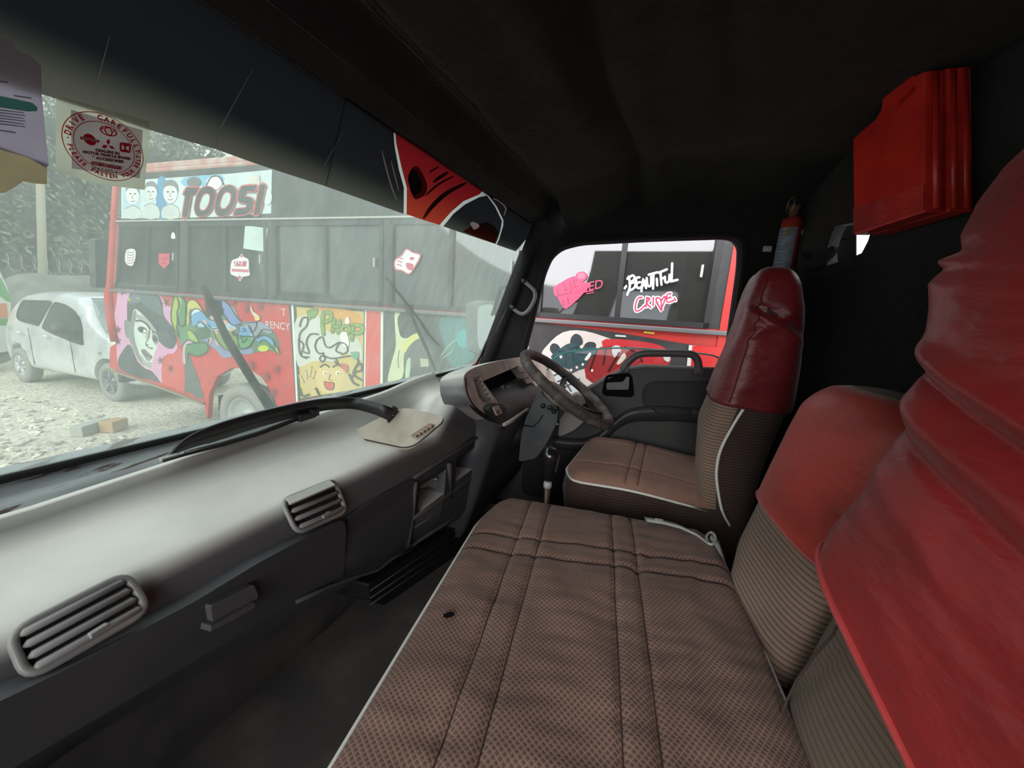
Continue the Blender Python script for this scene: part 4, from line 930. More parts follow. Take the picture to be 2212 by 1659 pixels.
# marks: three ovals, disc with bar, three lozenges, open book
c = CW(695, 840); ring(.20, .02, c, Uw * 1.0, Vw * .65); ring(.095, .018, c, Uw * .9, Vw * 1.25); ring(.17, .018, c + Vw * .035, Uw * .9, Vw * .28)
c = CW(575, 893); b.flat([c + (Uw * math.cos(t) + Vw * math.sin(t) * 1.1) * .15 for t in [2 * math.pi * k / 24 for k in range(24)]], m_ink)
q = [CW(513, 872), CW(636, 897), CW(633, 913), CW(513, 890)]; b.flat([p - nw * .0003 for p in q], m_ink); text_mesh(b, 'NISSAN', .105, CW(575, 893) - nw * .0006, Uw, Vw, paper('pale_print', None, (.7, .6, .64), 0), bold=.01)
for pl in ([(694, 888), (706, 908), (692, 928), (680, 906)], [(690, 932), (676, 950), (650, 942), (664, 925)], [(694, 932), (712, 952), (735, 955), (720, 935)]): b.flat([CW(*p) for p in pl], m_ink)
for x0, y0, x1, y1 in ((772, 915, 832, 923), (832, 923, 830, 974), (830, 974, 772, 966), (772, 966, 772, 915), (801, 922, 801, 958), (780, 925, 801, 932), (801, 932, 824, 930), (780, 960, 801, 962), (801, 962, 822, 966)):
    p, q_ = CW(x0, y0), CW(x1, y1); d = (q_ - p).cross(nw).normalized() * .0009; b.flat([p - d, q_ - d, q_ + d, p + d], m_ink)
for t_, cx, cy, s_ in (('DEALERS IN', 690, 972, .115), ('MOTOR VEHICLE SPARES', 688, 995, .108), ('& ACCESSORIES', 692, 1022, .115)): text_mesh(b, t_, s_, CW(cx, cy), Uw, Vw, m_inkD, bold=.008)
b.flat([CW(*p) for p in ((586, 1030), (778, 1065), (775, 1087), (584, 1053))], m_ink); text_mesh(b, 'KEEP DISTANCE', .12, CW(680, 1058) - nw * .0004, Uw, Vw, MATS.get('x') or paper('pale_print2', None, (.75, .65, .66), 0), bold=.008)
text_mesh(b, 'ITATAM V', .15, CW(672, 1088), Uw, Vw, m_inkD)
build(b, 'printed_emblem', None, st, weld=False)['label'] = 'red round emblem with lettering and small car marks'
pp_ = sheet('licence_paper', [(-40, 70), (0, 79), (25, 88), (33, 108), (60, 118), (88, 140), (90, 200), (97, 285), (105, 358), (98, 362), (60, 340), (-40, 312)], (.62, .58, .66), -.008)
tag(pp_, 'pale lilac printed document with a green band taped to the windscreen', 'paper')
b = B(); b.flat([PW(x, y, -.0088) for x, y in ((-40, 200), (20, 211), (70, 222), (81, 232), (80, 240), (60, 241), (-40, 226))], paper('green_print', None, (.12, .36, .28), 0))
for k in range(6): b.flat([PW(x, y, -.0088) for x, y in ((-30, 233 + 6 * k - 1), (52 + 3 * (k % 2), 243 + 6 * k), (52 + 3 * (k % 2), 245 + 6 * k), (-30, 235 + 6 * k))], paper('grey_print', None, (.25, .24, .3), 0))
for (x, y, l) in ((0, 174, 18), (30, 205, 38), (0, 280, 34)): b.flat([PW(x, y, -.0088), PW(x + l, y + l * .15, -.0088), PW(x + l, y + l * .15 + 3, -.0088), PW(x, y + 3, -.0088)], MATS.get('g') or paper('grey_print3', None, (.25, .24, .3), 0))
build(b, 'print', None, pp_, weld=False)
cp_ = sheet('brown_card', [(-40, 300), (0, 316), (60, 338), (101, 352), (101, 398), (75, 396), (50, 391), (35, 402), (10, 416), (-40, 420)], (.60, .54, .42), -.0065)
tag(cp_, 'torn yellowed card behind the lilac document on the windscreen', 'paper')
# graduated tint strip along the top
ts = thing('tint_strip', 'dark printed sun strip stuck across the top of the windscreen', 'sun strip', PW(560, 350, -.003))
def tintmat(name, c0, c1, zlo, zhi, al=0.0):
    k = bpy.data.materials.new(name); k.use_nodes = True; nt = k.node_tree; nt.nodes.clear(); L = nt.links.new
    o = nt.nodes.new('ShaderNodeOutputMaterial'); tl = nt.nodes.new('ShaderNodeBsdfTranslucent'); gl = nt.nodes.new('ShaderNodeBsdfDiffuse'); gl.inputs[0].default_value = (.03, .03, .03, 1)
    g = nt.nodes.new('ShaderNodeNewGeometry'); s_ = nt.nodes.new('ShaderNodeSeparateXYZ'); mr = nt.nodes.new('ShaderNodeMapRange'); mr.inputs[1].default_value = zlo; mr.inputs[2].default_value = zhi; mr.interpolation_type = 'SMOOTHSTEP'
    mc_ = nt.nodes.new('ShaderNodeMixRGB'); mc_.inputs[1].default_value = (*c1, 1); mc_.inputs[2].default_value = (*c0, 1)
    L(g.outputs['Position'], s_.inputs[0]); L(s_.outputs['Z'], mr.inputs[0]); L(mr.outputs[0], mc_.inputs[0]); L(mc_.outputs[0], tl.inputs[0])
    ad = nt.nodes.new('ShaderNodeMixShader'); ad.inputs[0].default_value = .3; L(tl.outputs[0], ad.inputs[1]); L(gl.outputs[0], ad.inputs[2]); L(ad.outputs[0], o.inputs[0]); return k
be = [(-260, 90), (-40, 162), (89, 203), (215, 243), (321, 280), (465, 322), (557, 355), (640, 382), (739, 414), (913, 475), (1063, 524), (1110, 540), (1135, 545)]
zb_ = [PW(*q).z for q in be]; ZLO = sum(zb_[2:12]) / 10
m_t = tintmat('graduated_black_tint', (.010, .0115, .015), (.12, .115, .095), ZLO - .02, ZLO + .05)
def tp(px, off=-.003): return [PW(x, y, off) for x, y in px]
def yat(x): return lerp_tab(be, x)
def topw(x):   # pixel of the strip's top edge (hidden above the header)
    p = PW(x, yat(x)); q = V((p.x, .85 + SK * p.x - .333 * (2.395 - 1.72), 2.395)) - WN.normalized() * .003; return q
def film(xa, xb, name, mat, parent, off=-.003, slant=0):
    n = 8; lo = [PW(xa + (xb - xa) * k / n, yat(xa + (xb - xa) * k / n), off) for k in range(n + 1)]
    hi = [V((p.x, .85 + SK * p.x - .333 * (2.395 - 1.72), 2.395)) + WN.normalized() * off for p in lo]
    b = B(); b.grid([lo, hi], mat=mat, smooth=False); return build(b, name, mat, parent)
for xa, xb in ((-260, 205), (204.5, 465), (464.5, 703)): film(xa, xb, 'film_panel', m_t, ts)
for a, c in (((237, 80), (207, 192)), ((546, 150), (465, 298)), ((752, 268), (700, 358))):
    b = B(); b.tube([PW(*a, -.0042), PW(*c, -.0042)], .0005, 5); build(b, 'film_seam', M('seam_scuff', (.25, .25, .25), .7), ts)
film(702.5, 1142, 'film_panel', tintmat('white_vinyl', (.55, .55, .56), (.75, .76, .72), ZLO, ZLO + .1), ts)
b = B(); RED = tintmat('red_print', (.55, .02, .03), (.85, .10, .05), ZLO - .02, ZLO + .12); BLKP = tintmat('black_print', (.028, .03, .038), (.19, .19, .16), ZLO - .02, ZLO + .06); DRED = tintmat('maroon_print', (.10, .012, .02), (.2, .03, .04), ZLO, ZLO + .2); WHP = tintmat('grey_line_print', (.5, .5, .55), (.7, .7, .7), ZLO, ZLO + .1)
def C3(x, y): return (560 + x / 3.456, 180 + y / 3.456)
def pf(px, mt, off, mode=3, sm=0):
    pts = [C3(*p) for p in px]
    if sm: pts = [(q.x, q.y) for q in cr([V((a, c, 0)) for a, c in pts], sm)]
    b.flat([PW(x, y, off) for x, y in pts], mt)
pf([(1012, 300), (1320, 420), (1600, 600), (1740, 720), (1645, 828), (1525, 880), (1434, 958), (1346, 1058), (1230, 1022), (1100, 978), (1102, 780), (1060, 620), (1022, 440)], RED, -.0044)
pf([(1374, 1068), (1448, 976), (1536, 904), (1642, 850), (1700, 838), (1760, 920), (1812, 1028), (1800, 1100), (1780, 1165), (1765, 1200), (1500, 1112)], BLKP, -.0044)
lo_ = PW(702.5, yat(702.5), -.0044); hi_ = V((lo_.x, .85 + SK * lo_.x - .333 * (2.395 - 1.72), 2.395)) - WN.normalized() * .0044
b.flat([lo_, hi_] + [PW(*C3(*p), -.0044) for p in ((980, 230), (1000, 300), (1006, 420), (1012, 480), (1042, 640), (1080, 780), (1078, 975))], BLKP)
pf([(1712, 838), (1712, 745), (2050, 900), (2080, 1060), (1915, 1255), (1772, 1205), (1792, 1160), (1822, 1060), (1822, 1020), (1770, 915)], BLKP, -.0044)
pf([(1520, 1105), (1600, 1060), (1700, 1035), (1760, 1070), (1785, 1120), (1758, 1196)], RED, -.0049)
def pst(px, wd, mt, off=-.005):
    pts = [(q.x, q.y) for q in cr([V((*C3(*p), 0)) for p in px], 5, False)]; L = []; R = []
    for i, (x, y) in enumerate(pts):
        a, c = pts[max(i - 1, 0)], pts[min(i + 1, len(pts) - 1)]; dx_, dy_ = c[0] - a[0], c[1] - a[1]; d = math.hypot(dx_, dy_); wt = wd * math.sin(math.pi * (i + .6) / (len(pts) + .2)) ** .5 / 3.456 / 2
        L.append(PW(x - dy_ / d * wt, y + dx_ / d * wt, off)); R.append(PW(x + dy_ / d * wt, y - dx_ / d * wt, off))
    b.grid([L, R], mat=mt, smooth=False)
pst([(1225, 1010), (1290, 920), (1400, 820), (1550, 740)], 34, BLKP); pst([(1240, 840), (1330, 760), (1455, 690)], 16, BLKP); pst([(1300, 740), (1350, 700), (1415, 662)], 26, BLKP); pst([(1270, 665), (1300, 645), (1342, 622)], 14, BLKP)
pst([(915, 500), (950, 640), (990, 780), (1030, 880)], 12, MATS.get('scuff') or M('grey_scuff', (.5, .5, .52), .6), -.0054); pst([(985, 580), (1015, 700), (1042, 800)], 9, M('grey_scuff'), -.0054); pst([(1745, 860), (1790, 880), (1840, 930), (1825, 990)], 12, M('grey_scuff'), -.0054)
cap_ = [(1165, 618), (1200, 640), (1250, 745), (1245, 820), (1190, 862), (1150, 850), (1110, 720), (1130, 650)]
pf([(x, y) for x, y in cap_], tintmat('red_recess_rim', (.16, .01, .012), (.2, .015, .015), ZLO, ZLO + .1), -.0052, sm=3); pf([(1160 + (x - 1178) * .72, 745 + (y - 745) * .78) for x, y in cap_], BLKP, -.0056, sm=3)
pf([(1575, 1045), (1600, 1035), (1640, 1055), (1638, 1075), (1605, 1092), (1590, 1075)], M('bare_patch', (.75, .78, .7), .6), -.0052, sm=3)
build(b, 'printed_panel', None, ts, weld=False)['label'] = 'red printed panel with black stripes'
# ================================================================== OUTSIDE
G = .28
# gravel yard
b = B(); rows = []
for i in range(90):
    y = -6 + 46 * (i / 89) ** 1.4 ; rows.append([V((x, y, G + .03 * noise.noise(V((x * .8, y * .8, 0))) + .018 * noise.noise(V((x * 4, y * 4, 3))))) for x in [-6 + .42 * k for k in range(90)]])
b.grid(rows)
m_grv = M('pale_gravel', (.62, .59, .47), .95, .2, vary=(16, (.38, .37, .31), .42, .66), spots=(34, (.8, .78, .68), .60), bump=(28, 1.0, .03))
struct(build(b, 'ground', m_grv), 'pale stony gravel yard outside')
b = B(); rnd = random.Random(3)
def rock(b, c, r, mat):
    vs = []
    for k in range(10):
        u, v_ = [rnd.uniform(-1, 1) for _ in range(2)]; d = V((rnd.gauss(0, 1), rnd.gauss(0, 1), rnd.gauss(0, .7))).normalized(); vs.append(V(c) + V((d.x * r, d.y * r, d.z * r * .55)))
    bm = bmesh.new(); [bm.verts.new(p) for p in vs]; bmesh.ops.convex_hull(bm, input=bm.verts); bm.verts.index_update()
    ok = [v for v in bm.verts if v.link_faces]; ix = {v: i for i, v in enumerate(ok)}
    b.add([v.co for v in ok], [[ix[v] for v in f.verts] for f in bm.faces], mat, False); bm.free()
sm_ = [M('stone_grey', (.42, .42, .37), .9), M('stone_pale', (.68, .65, .54), .9), M('stone_brown', (.36, .33, .27), .9)]
bc_ = PZ(215, 926, G)
for k in range(2600):
    y = rnd.uniform(2.2, 12); x = rnd.uniform(.5, 3.0 + (2.4 if y > 6.2 else 0) + (y > 9.5) * 3); r = rnd.choice((.02, .025, .03, .04, .055)) * rnd.uniform(.7, 1.3)
    if (3.6 < x < 6.2 and 5.4 < y) or (V((x, y, G)) - bc_).length < .42: continue
    rock(b, (x, y, G + r * .2), r, rnd.choice(sm_))
tag(build(b, 'rubble', None), 'loose grey and beige stones scattered over the yard', 'stones', kind='stuff')
def brick(name, px, size, rot, mat, label):
    p = PZ(*px, G + .03); b = B(); b.box(p + V((0, 0, size[2] / 2 - .03)), size, Matrix.Rotation(rot, 3, 'Z')); tag(build(b, name, mat, bevel=.008), label, 'block')
brick('concrete_block', (198, 928), (.36, .13, .12), .35, M('concrete', (.36, .37, .33), .9, bump=(60, .5)), 'grey concrete block lying on the gravel')
brick('clay_brick', (247, 924), (.20, .15, .13), .3, M('clay', (.42, .27, .14), .9, bump=(60, .5)), 'orange clay brick beside the grey concrete block')
# ---- bus -----------------------------------------------------------
BD = math.radians(5); bn_ = V((math.cos(BD), -math.sin(BD), 0)); bp0 = bn_ * 2.8; bt = V((math.sin(BD), math.cos(BD), 0))
def BW(s_, z, off=0):
    if s_ > 0: s_ -= (.35 if z > 1.95 else .17) * (z - 1.95) * (s_ / 5.8) ** 3 - .122 * (s_ / 5.8) ** 3      # the old body leans out towards its front corner
    return bp0 + bt * s_ + V((0, 0, z)) - bn_ * off      # off>0 sticks out towards the truck
def s_of(x, y): p = PP(x, y, bp0, bn_); return (p - bp0).dot(bt), p.z
bus = thing('bus', 'red graffiti covered bus parked close beside the truck', 'bus', BW(2.3, G, -1.1))
m_bred = M('bus_red_paint', (.52, .035, .03), .45, .4, vary=(5, (.40, .05, .045), .45, .7), spots=(9, (.25, .03, .03), .72))
m_bblk = M('bus_black_paint', (.035, .037, .04), .5, .4, vary=(6, (.06, .06, .062), .45, .7))
m_bfr = M('bus_window_frame', (.02, .02, .022), .5)
S0, S1 = -1.0, 5.76; ZB, ZW0, ZW1, ZR = .80, 1.95, 2.66, 3.14
arch = [s_of(x, y) for x, y in ((448, 905), (452, 850), (470, 812), (500, 795), (535, 795), (565, 815), (588, 850), (612, 905))]
lo = [s_of(q_[0], q_[1]) for q_ in ((233, 612), (237, 662), (242, 702), (250, 742), (238, 750), (236, 792))] + [s_of(262, 806), s_of(300, 822), s_of(370, 848), s_of(440, 868)] + [(q[0], q[1]) for q in arch] + [(2.6, .78), (S0, .70), (S0, ZW0)]
b = B(); b.prism([bp0 + bt * s_ + V((0, 0, z)) for s_, z in lo], bn_ * .05); body_ = build(b, 'lower_side', m_bred, bus)
b = B()
for a, c, z0, z1 in ((S0, S1, ZW1, ZR),): b.prism([BW(a, z0), BW(c, z0), BW(c, z1), BW(a, z1)], bn_ * .05)
build(b, 'upper_side', m_bblk, bus)
pill = [5.76] + [s_of(x, 570)[0] for x in (257, 388, 405, 578, 593, 828, 842)] + [.86, .73, s_of(1548, 600)[0], -1.0]
for k in range(0, 12, 2):
    b = B(); b.prism([BW(pill[k], ZW0), BW(pill[k + 1], ZW0), BW(pill[k + 1], ZW1), BW(pill[k], ZW1)], bn_ * .05, m_bblk if k else m_bred); build(b, 'pillar', None, bus)
# hollow shell: roof, far side, ends, floor
W_ = 2.15
def bb_box(b, s0, s1, o0, o1, z0, z1, mat=None): b.prism([BW(s0, z0, -o0), BW(s1, z0, -o0), BW(s1, z1, -o0), BW(s0, z1, -o0)], bn_ * (o1 - o0), mat)
b = B(); bb_box(b, S0, S1, 0, W_, ZR, ZR + .05); bb_box(b, S0, S1, 0, .12, ZR + .03, ZR + .10); build(b, 'roof', M('faded_roof_red', (.45, .20, .17), .6, vary=(6, (.5, .45, .4), .5, .7)), bus, bevel=.02)
b = B(); bb_box(b, S0, S1, .05, W_, 1.30, 1.36); build(b, 'bus_floor', m_bblk, bus)
b = B(); bb_box(b, S0, S1, W_ - .05, W_, .8, 1.95); bb_box(b, S0, S1, W_ - .05, W_, 2.75, ZR)
for k in range(0, 12, 2): bb_box(b, pill[k + 1], pill[k], W_ - .05, W_, 1.95, 2.75)
for s_ in (S0, S1 - .05): bb_box(b, s_, s_ + .05, .05, W_ - .05, .8, 2.0 if s_ > 0 else ZR); 
bb_box(b, S1 - .05, S1, .05, W_ - .05, 2.95, ZR)
build(b, 'far_side', m_bblk, bus)
FARB = list(range(1, 10, 2))
# windows: frame, panes
g_bus = bpy.data.materials.new('tinted_bus_glass'); g_bus.use_nodes = True; nt = g_bus.node_tree; nt.nodes.clear()
o = nt.nodes.new('ShaderNodeOutputMaterial'); tr = nt.nodes.new('ShaderNodeBsdfTransparent'); tr.inputs[0].default_value = (.30, .32, .31, 1); gl_ = nt.nodes.new('ShaderNodeBsdfGlossy'); gl_.inputs['Roughness'].default_value = .04; gl_.inputs[0].default_value = (.8, .8, .85, 1)
dfb = nt.nodes.new('ShaderNodeBsdfDiffuse'); dfb.inputs[0].default_value = (.3, .3, .29, 1)
m1 = nt.nodes.new('ShaderNodeMixShader'); m1.inputs[0].default_value = .13; m2_ = nt.nodes.new('ShaderNodeMixShader'); m2_.inputs[0].default_value = .10
nt.links.new(tr.outputs[0], m1.inputs[1]); nt.links.new(gl_.outputs[0], m1.inputs[2]); nt.links.new(m1.outputs[0], m2_.inputs[1]); nt.links.new(dfb.outputs[0], m2_.inputs[2]); nt.links.new(m2_.outputs[0], o.inputs[0])
bays = [(pill[k], pill[k + 1]) for k in range(1, 10, 2)]
for k, (a, c) in enumerate(bays):
    b = B(); z0, z1 = ZW0 + .005, ZW1 - .005; t = .035
    for (s0, s1, za, zc) in ((a, c, z0, z0 + t), (a, c, z1 - t, z1), (a, a - t, z0, z1), (c + t, c, z0, z1)):
        b.prism([BW(s0, za, .012), BW(s1, za, .012), BW(s1, zc, .012), BW(s0, zc, .012)], bn_ * .05)
    md = (a + c) / 2 + .02 if k < 4 else .14; b.prism([BW(md + .018, z0, -.002), BW(md - .018, z0, -.002), BW(md - .018, z1, -.002), BW(md + .018, z1, -.002)], bn_ * .03)
    wf = build(b, 'window_frame', m_bfr, bus)
    b = B(); b.prism([BW(a - t, z0 + t, -.012), BW(md, z0 + t, -.012), BW(md, z1 - t, -.012), BW(a - t, z1 - t, -.012)], bn_ * .004); build(b, 'pane', g_bus, wf)
    b = B(); b.prism([BW(md, z0 + t, -.026), BW(c + t, z0 + t, -.026), BW(c + t, z1 - t, -.026), BW(md, z1 - t, -.026)], bn_ * .004); build(b, 'pane', g_bus, wf)
    b = B(); b.prism(roundpoly([BW(c + .10, 2.28, .006), BW(c + .085, 2.28, .006), BW(c + .085, 2.36, .006), BW(c + .10, 2.36, .006)], .006), bn_ * .02); build(b, 'catch', m_grey, wf)
b = B(); bb_box(b, S0, S1, -.03, .0, ZW0 - .035, ZW0 - .005); build(b, 'window_rail', M('rail_grey', (.14, .14, .15), .4), bus, bevel=.006)
b = B(); bb_box(b, S0, S1, -.012, .0, ZW1 + .012, ZW1 + .026); build(b, 'rain_rail', M('rail_pale', (.42, .42, .38), .5), bus)
for k in FARB:
    b = B(); bb_box(b, pill[k], pill[k + 1], W_ - .03, W_ - .02, 1.95, 2.75); build(b, 'far_pane', g_bus, bus)
# seats inside
for k, s_ in enumerate((.05, .85, 1.65, 2.45, 3.25, 4.05, 4.85)):
    b = B(); b.prism(roundpoly([BW(s_, 1.5, -.35), BW(s_ + .12, 1.5, -.35), BW(s_ + .30, 2.28, -.35), BW(s_ + .18, 2.30, -.35)], .05), bn_ * .45); build(b, 'passenger_seat', M('bus_seat_dark', (.05, .05, .055), .7) if k % 3 else M('bus_seat_red', (.20, .05, .05), .7), bus, bevel=.02)
    if k < 4:
        b = B(); b.prism(roundpoly([BW(s_, 1.5, -1.3), BW(s_ + .12, 1.5, -1.3), BW(s_ + .30, 2.28, -1.3), BW(s_ + .18, 2.30, -1.3)], .05), bn_ * .5); build(b, 'passenger_seat', M('bus_seat_dark'), bus, bevel=.02)
# corner post and rear pillar
nn_ = -bn_
b = B(); b.tube([BW(5.73, z, -.01) for z in (ZR + .04, 2.7, 2.3, 2.0)] + [PP(x, y, bp0 + nn_ * .01, bn_) for x, y in ((236, 640), (241, 690), (250, 738))], .045, 12); build(b, 'corner_post', m_bred, bus)
b = B(); b.prism([BW(S0, .7, .01), BW(-.52, .7, .01), BW(-.52, ZW1 + .1, .01), BW(S0, ZW1 + .1, .01)], bn_ * .03); b.tube([BW(-.70, z, .012) for z in (.8, 1.6, 2.2, 2.75)], .018, 8); build(b, 'rear_pillar', m_bred, bus)
b = B(); b.tube([BW(-.675, z, .02) for z in (.8, 1.6, 2.2, 2.75)], .004, 6); build(b, 'pillar_joint', m_hole, bus)
# rusty broken valance strip
b = B(); b.tube([PP(x, y, bp0 - bn_ * .02, bn_) for x, y in ((232, 797), (262, 808), (298, 820), (370, 846), (440, 872))], .02, 8, flatten=(1, .6)); build(b, 'rusty_valance', M('rusty_edge', (.22, .17, .11), .9, spots=(30, (.1, .05, .03), .6)), bus)
b = B(); bb_box(b, S0, 4.4, .2, .9, .62, .80); build(b, 'chassis', m_hole, bus)
# wheels
wc = PP(522, 905, bp0 + bn_ * .02, bn_); rw = wc.z - G
def wheel(c, ax, r, wd, parent, name='wheel', hub=(.5, .5, .48), dust=(.16, .15, .135)):
    wh = build(B().lathe([(r * .62, -wd * .45), (r * .80, -wd * .5), (r * .95, -wd * .42), (r, -wd * .3), (r, wd * .3), (r * .95, wd * .42), (r * .80, wd * .5), (r * .62, wd * .45), (r * .62, -wd * .45)], c, ax, 40, capped=False), name, M('dusty_tyre', dust, .9, vary=(20, (.28, .26, .23), .5, .7)), parent)
    build(B().lathe([(r * .63, wd * .40), (r * .60, wd * .46), (r * .55, wd * .30), (r * .30, wd * .20), (r * .22, wd * .38), (r * .05, wd * .40), (r * .63, -wd * .3)], c, ax, 32, capped=False), 'rim', M('rim_%d' % int(hub[0] * 100), hub, .45, .5, .2), wh)
    return wh
wheel(wc + bn_ * .12, -bn_, rw, .24, bus, hub=(.36, .37, .35), dust=(.24, .235, .215))
p = BW(.3, G + rw, -.16); wheel(p, -bn_, rw, .24, bus, hub=(.36, .37, .35), dust=(.24, .235, .215))
# front mirror on its arm
mb_ = [PP(x, y, V((0, 5.9, 0)), V((0, 1, 0))) for x, y in ((204, 517), (234, 515), (234, 622), (208, 622))]
b = B(); b.prism(roundpoly(mb_, .03), (0, .10, 0)); b.tube([mb_[1] + V((0, .05, 0)), BW(5.7, 2.75, -.02)], .012, 8); b.tube([mb_[2] + V((0, .05, 0)), BW(5.7, 2.05, -.02)], .012, 8); build(b, 'side_mirror', m_bblk, bus, bevel=.01)
# ---- painted panels
def c1(x, y): return (x / 2.962, y / 2.962)
def c2(x, y): return (x / 2.962, 500 + y / 2.962)
def c4(x, y): return (560 + x / 3.456, 560 + y / 3.456)
def c5(x, y): return (1060 + x / 3.456, 440 + y / 3.456)
nn = -bn_
def art(name, xf, lift=.003, label=None):
    a = Art(bp0, nn, lift, .0002, xf); a.name = name; a.lab = label; return a
def done(a, parent=None):
    o = build(a.b, a.name, None, parent or bus, weld=False)
    if a.lab: o['label'] = a.lab
    return o
WH, DK = (225, 232, 228), (38, 40, 42)
# name board
a = art('name_board', c1, label='pale mural board with bold black TOOSI lettering')
a.fill([(775, 1170), (900, 1150), (1200, 1130), (1480, 1110), (1690, 1090), (1740, 1085), (1735, 1365), (1450, 1385), (1150, 1395), (775, 1398)], (196, 214, 214))
a.fill([(785, 1200), (900, 1195), (900, 1395), (785, 1395)], (168, 200, 208)); a.fill([(1010, 1150), (1060, 1150), (1070, 1290), (1050, 1395), (1000, 1395)], (70, 140, 180), 3); a.fill([(1180, 1135), (1420, 1120), (1400, 1180), (1180, 1190)], (120, 180, 205), 2)
for cx, cy, s_ in ((848, 1265, 1), (965, 1250, .95), (1090, 1255, 1.1)):      # sketched faces
    a.ell(cx, cy - 20 * s_, 42 * s_, 62 * s_, (214, 220, 215)); a.fill([(cx - 44 * s_, cy - 40 * s_), (cx - 30 * s_, cy - 85 * s_), (cx + 10, cy - 95 * s_), (cx + 40 * s_, cy - 70 * s_), (cx + 44 * s_, cy - 20), (cx + 25 * s_, cy - 55 * s_), (cx - 20, cy - 60 * s_)], (120, 122, 124), 3)
    for e in (-15, 15): a.ell(cx + e * s_, cy - 25 * s_, 8 * s_, 4 * s_, DK)
    a.stroke([(cx, cy - 20), (cx - 4, cy + 2), (cx + 5, cy + 4)], 3, (90, 95, 95)); a.stroke([(cx - 14, cy + 20), (cx, cy + 25), (cx + 14, cy + 19)], 4, (80, 70, 70)); a.fill([(cx - 55, 1395), (cx - 45, cy + 70), (cx, cy + 48), (cx + 45, cy + 70), (cx + 55, 1395)], (190, 200, 198), 2); a.stroke([(cx - 45, cy + 70), (cx, cy + 50), (cx + 45, cy + 70)], 4, (110, 116, 118))
a.ell(1240, 1165, 45, 34, (95, 100, 104)); a.ell(1370, 1170, 50, 45, (225, 228, 224)); a.stroke([(1320, 1190), (1350, 1135), (1400, 1130), (1430, 1180)], 9, (60, 66, 70)); a.fill([(1580, 1130), (1660, 1120), (1665, 1200), (1590, 1210)], (205, 208, 196)); a.ell(1712, 1260, 28, 50, (208, 224, 220))
done(a)
a = art('name_lettering', lambda x, y: (240 + x / 5.82, 360 + y / 5.82), .016)
TO = [[(905, 358), (948, 262), (1105, 264), (1060, 350), (1003, 353), (957, 630), (893, 630), (935, 365)],
      [(1095, 330), (1150, 265), (1230, 252), (1290, 290), (1300, 380), (1270, 500), (1215, 590), (1130, 628), (1070, 600), (1050, 520), (1065, 420)],
      [(1350, 330), (1420, 252), (1500, 234), (1560, 275), (1568, 370), (1530, 500), (1470, 590), (1390, 628), (1330, 600), (1305, 520), (1320, 420)],
      [(1600, 330), (1640, 245), (1830, 232), (1805, 310), (1700, 310), (1665, 350), (1680, 375), (1760, 390), (1790, 440), (1770, 540), (1700, 600), (1550, 618), (1540, 600), (1565, 530), (1690, 520), (1710, 480), (1690, 460), (1610, 450), (1590, 400)],
      [(1870, 225), (1940, 225), (1910, 400), (1860, 600), (1790, 600), (1830, 420)]]
HO = [[(1125, 440), (1160, 360), (1215, 340), (1240, 380), (1225, 470), (1180, 540), (1130, 545), (1112, 500)], [(1385, 420), (1420, 340), (1470, 322), (1505, 360), (1490, 450), (1440, 520), (1395, 525), (1372, 490)]]
for q in TO: a.stroke(q, 22, (196, 84, 84), True, 2)
for k, q in enumerate(TO): a.fill(q, (52, 52, 54), 3 if k in (1, 2) else 0)
for q in HO: a.fill(q, (186, 206, 202), 3); a.stroke(q, 12, (196, 84, 84), True, 3)
done(a)
a = art('grille_strip', c1)
a.fill([(745, 1190), (778, 1190), (770, 1398), (742, 1398)], (60, 64, 64))
for k in range(15): a.fill([(750, 1200 + 13 * k), (776, 1200 + 13 * k), (776, 1206 + 13 * k), (750, 1206 + 13 * k)], (120, 125, 122))
done(a)
# portrait
cC = lambda x, y: (240 + x / 5.267, 600 + y / 5.267)
a = art('portrait_mural', cC, label='painted portrait of a young man in a dark cap')
a.fill([(80, 85), (330, 90), (480, 110), (640, 170), (700, 240), (690, 520), (760, 800), (700, 880), (590, 900), (580, 1200), (480, 1130), (330, 1110), (70, 960), (60, 760), (70, 600), (30, 450), (60, 300)], (204, 150, 184))
a.fill([(590, 900), (720, 860), (790, 800), (830, 980), (830, 1290), (700, 1240), (580, 1200)], (196, 72, 68), 2); a.fill([(480, 120), (640, 140), (690, 200), (690, 330), (620, 300), (560, 200)], (176, 72, 66), 2)
a.fill([(80, 930), (120, 850), (190, 760), (240, 800), (300, 950), (400, 1040), (460, 1060), (560, 1190), (440, 1160), (300, 1130), (100, 1040)], (58, 62, 66), 2)
a.fill([(150, 500), (175, 478), (205, 500), (212, 590), (205, 680), (180, 680), (155, 620)], (112, 118, 116), 3)
a.fill([(200, 480), (240, 380), (300, 360), (400, 440), (500, 560), (545, 680), (525, 780), (490, 880), (460, 1000), (430, 1035), (380, 1010), (310, 920), (240, 780), (205, 660)], (196, 206, 196), 3)
a.fill([(205, 480), (270, 370), (290, 420), (262, 560), (270, 700), (320, 860), (380, 1000), (310, 930), (240, 790), (200, 660)], (118, 126, 122), 3)
a.fill([(290, 420), (400, 450), (500, 580), (440, 600), (380, 500), (300, 470)], (150, 158, 152), 3); a.fill([(470, 590), (540, 640), (545, 700), (510, 770), (470, 700)], (132, 140, 136), 3); a.fill([(340, 880), (400, 960), (460, 960), (440, 1030), (370, 990)], (150, 158, 152), 3)
a.stroke([(285, 492), (340, 490), (400, 525), (440, 580)], 20, (62, 66, 68)); a.stroke([(470, 612), (510, 620), (540, 650)], 15, (70, 74, 76))
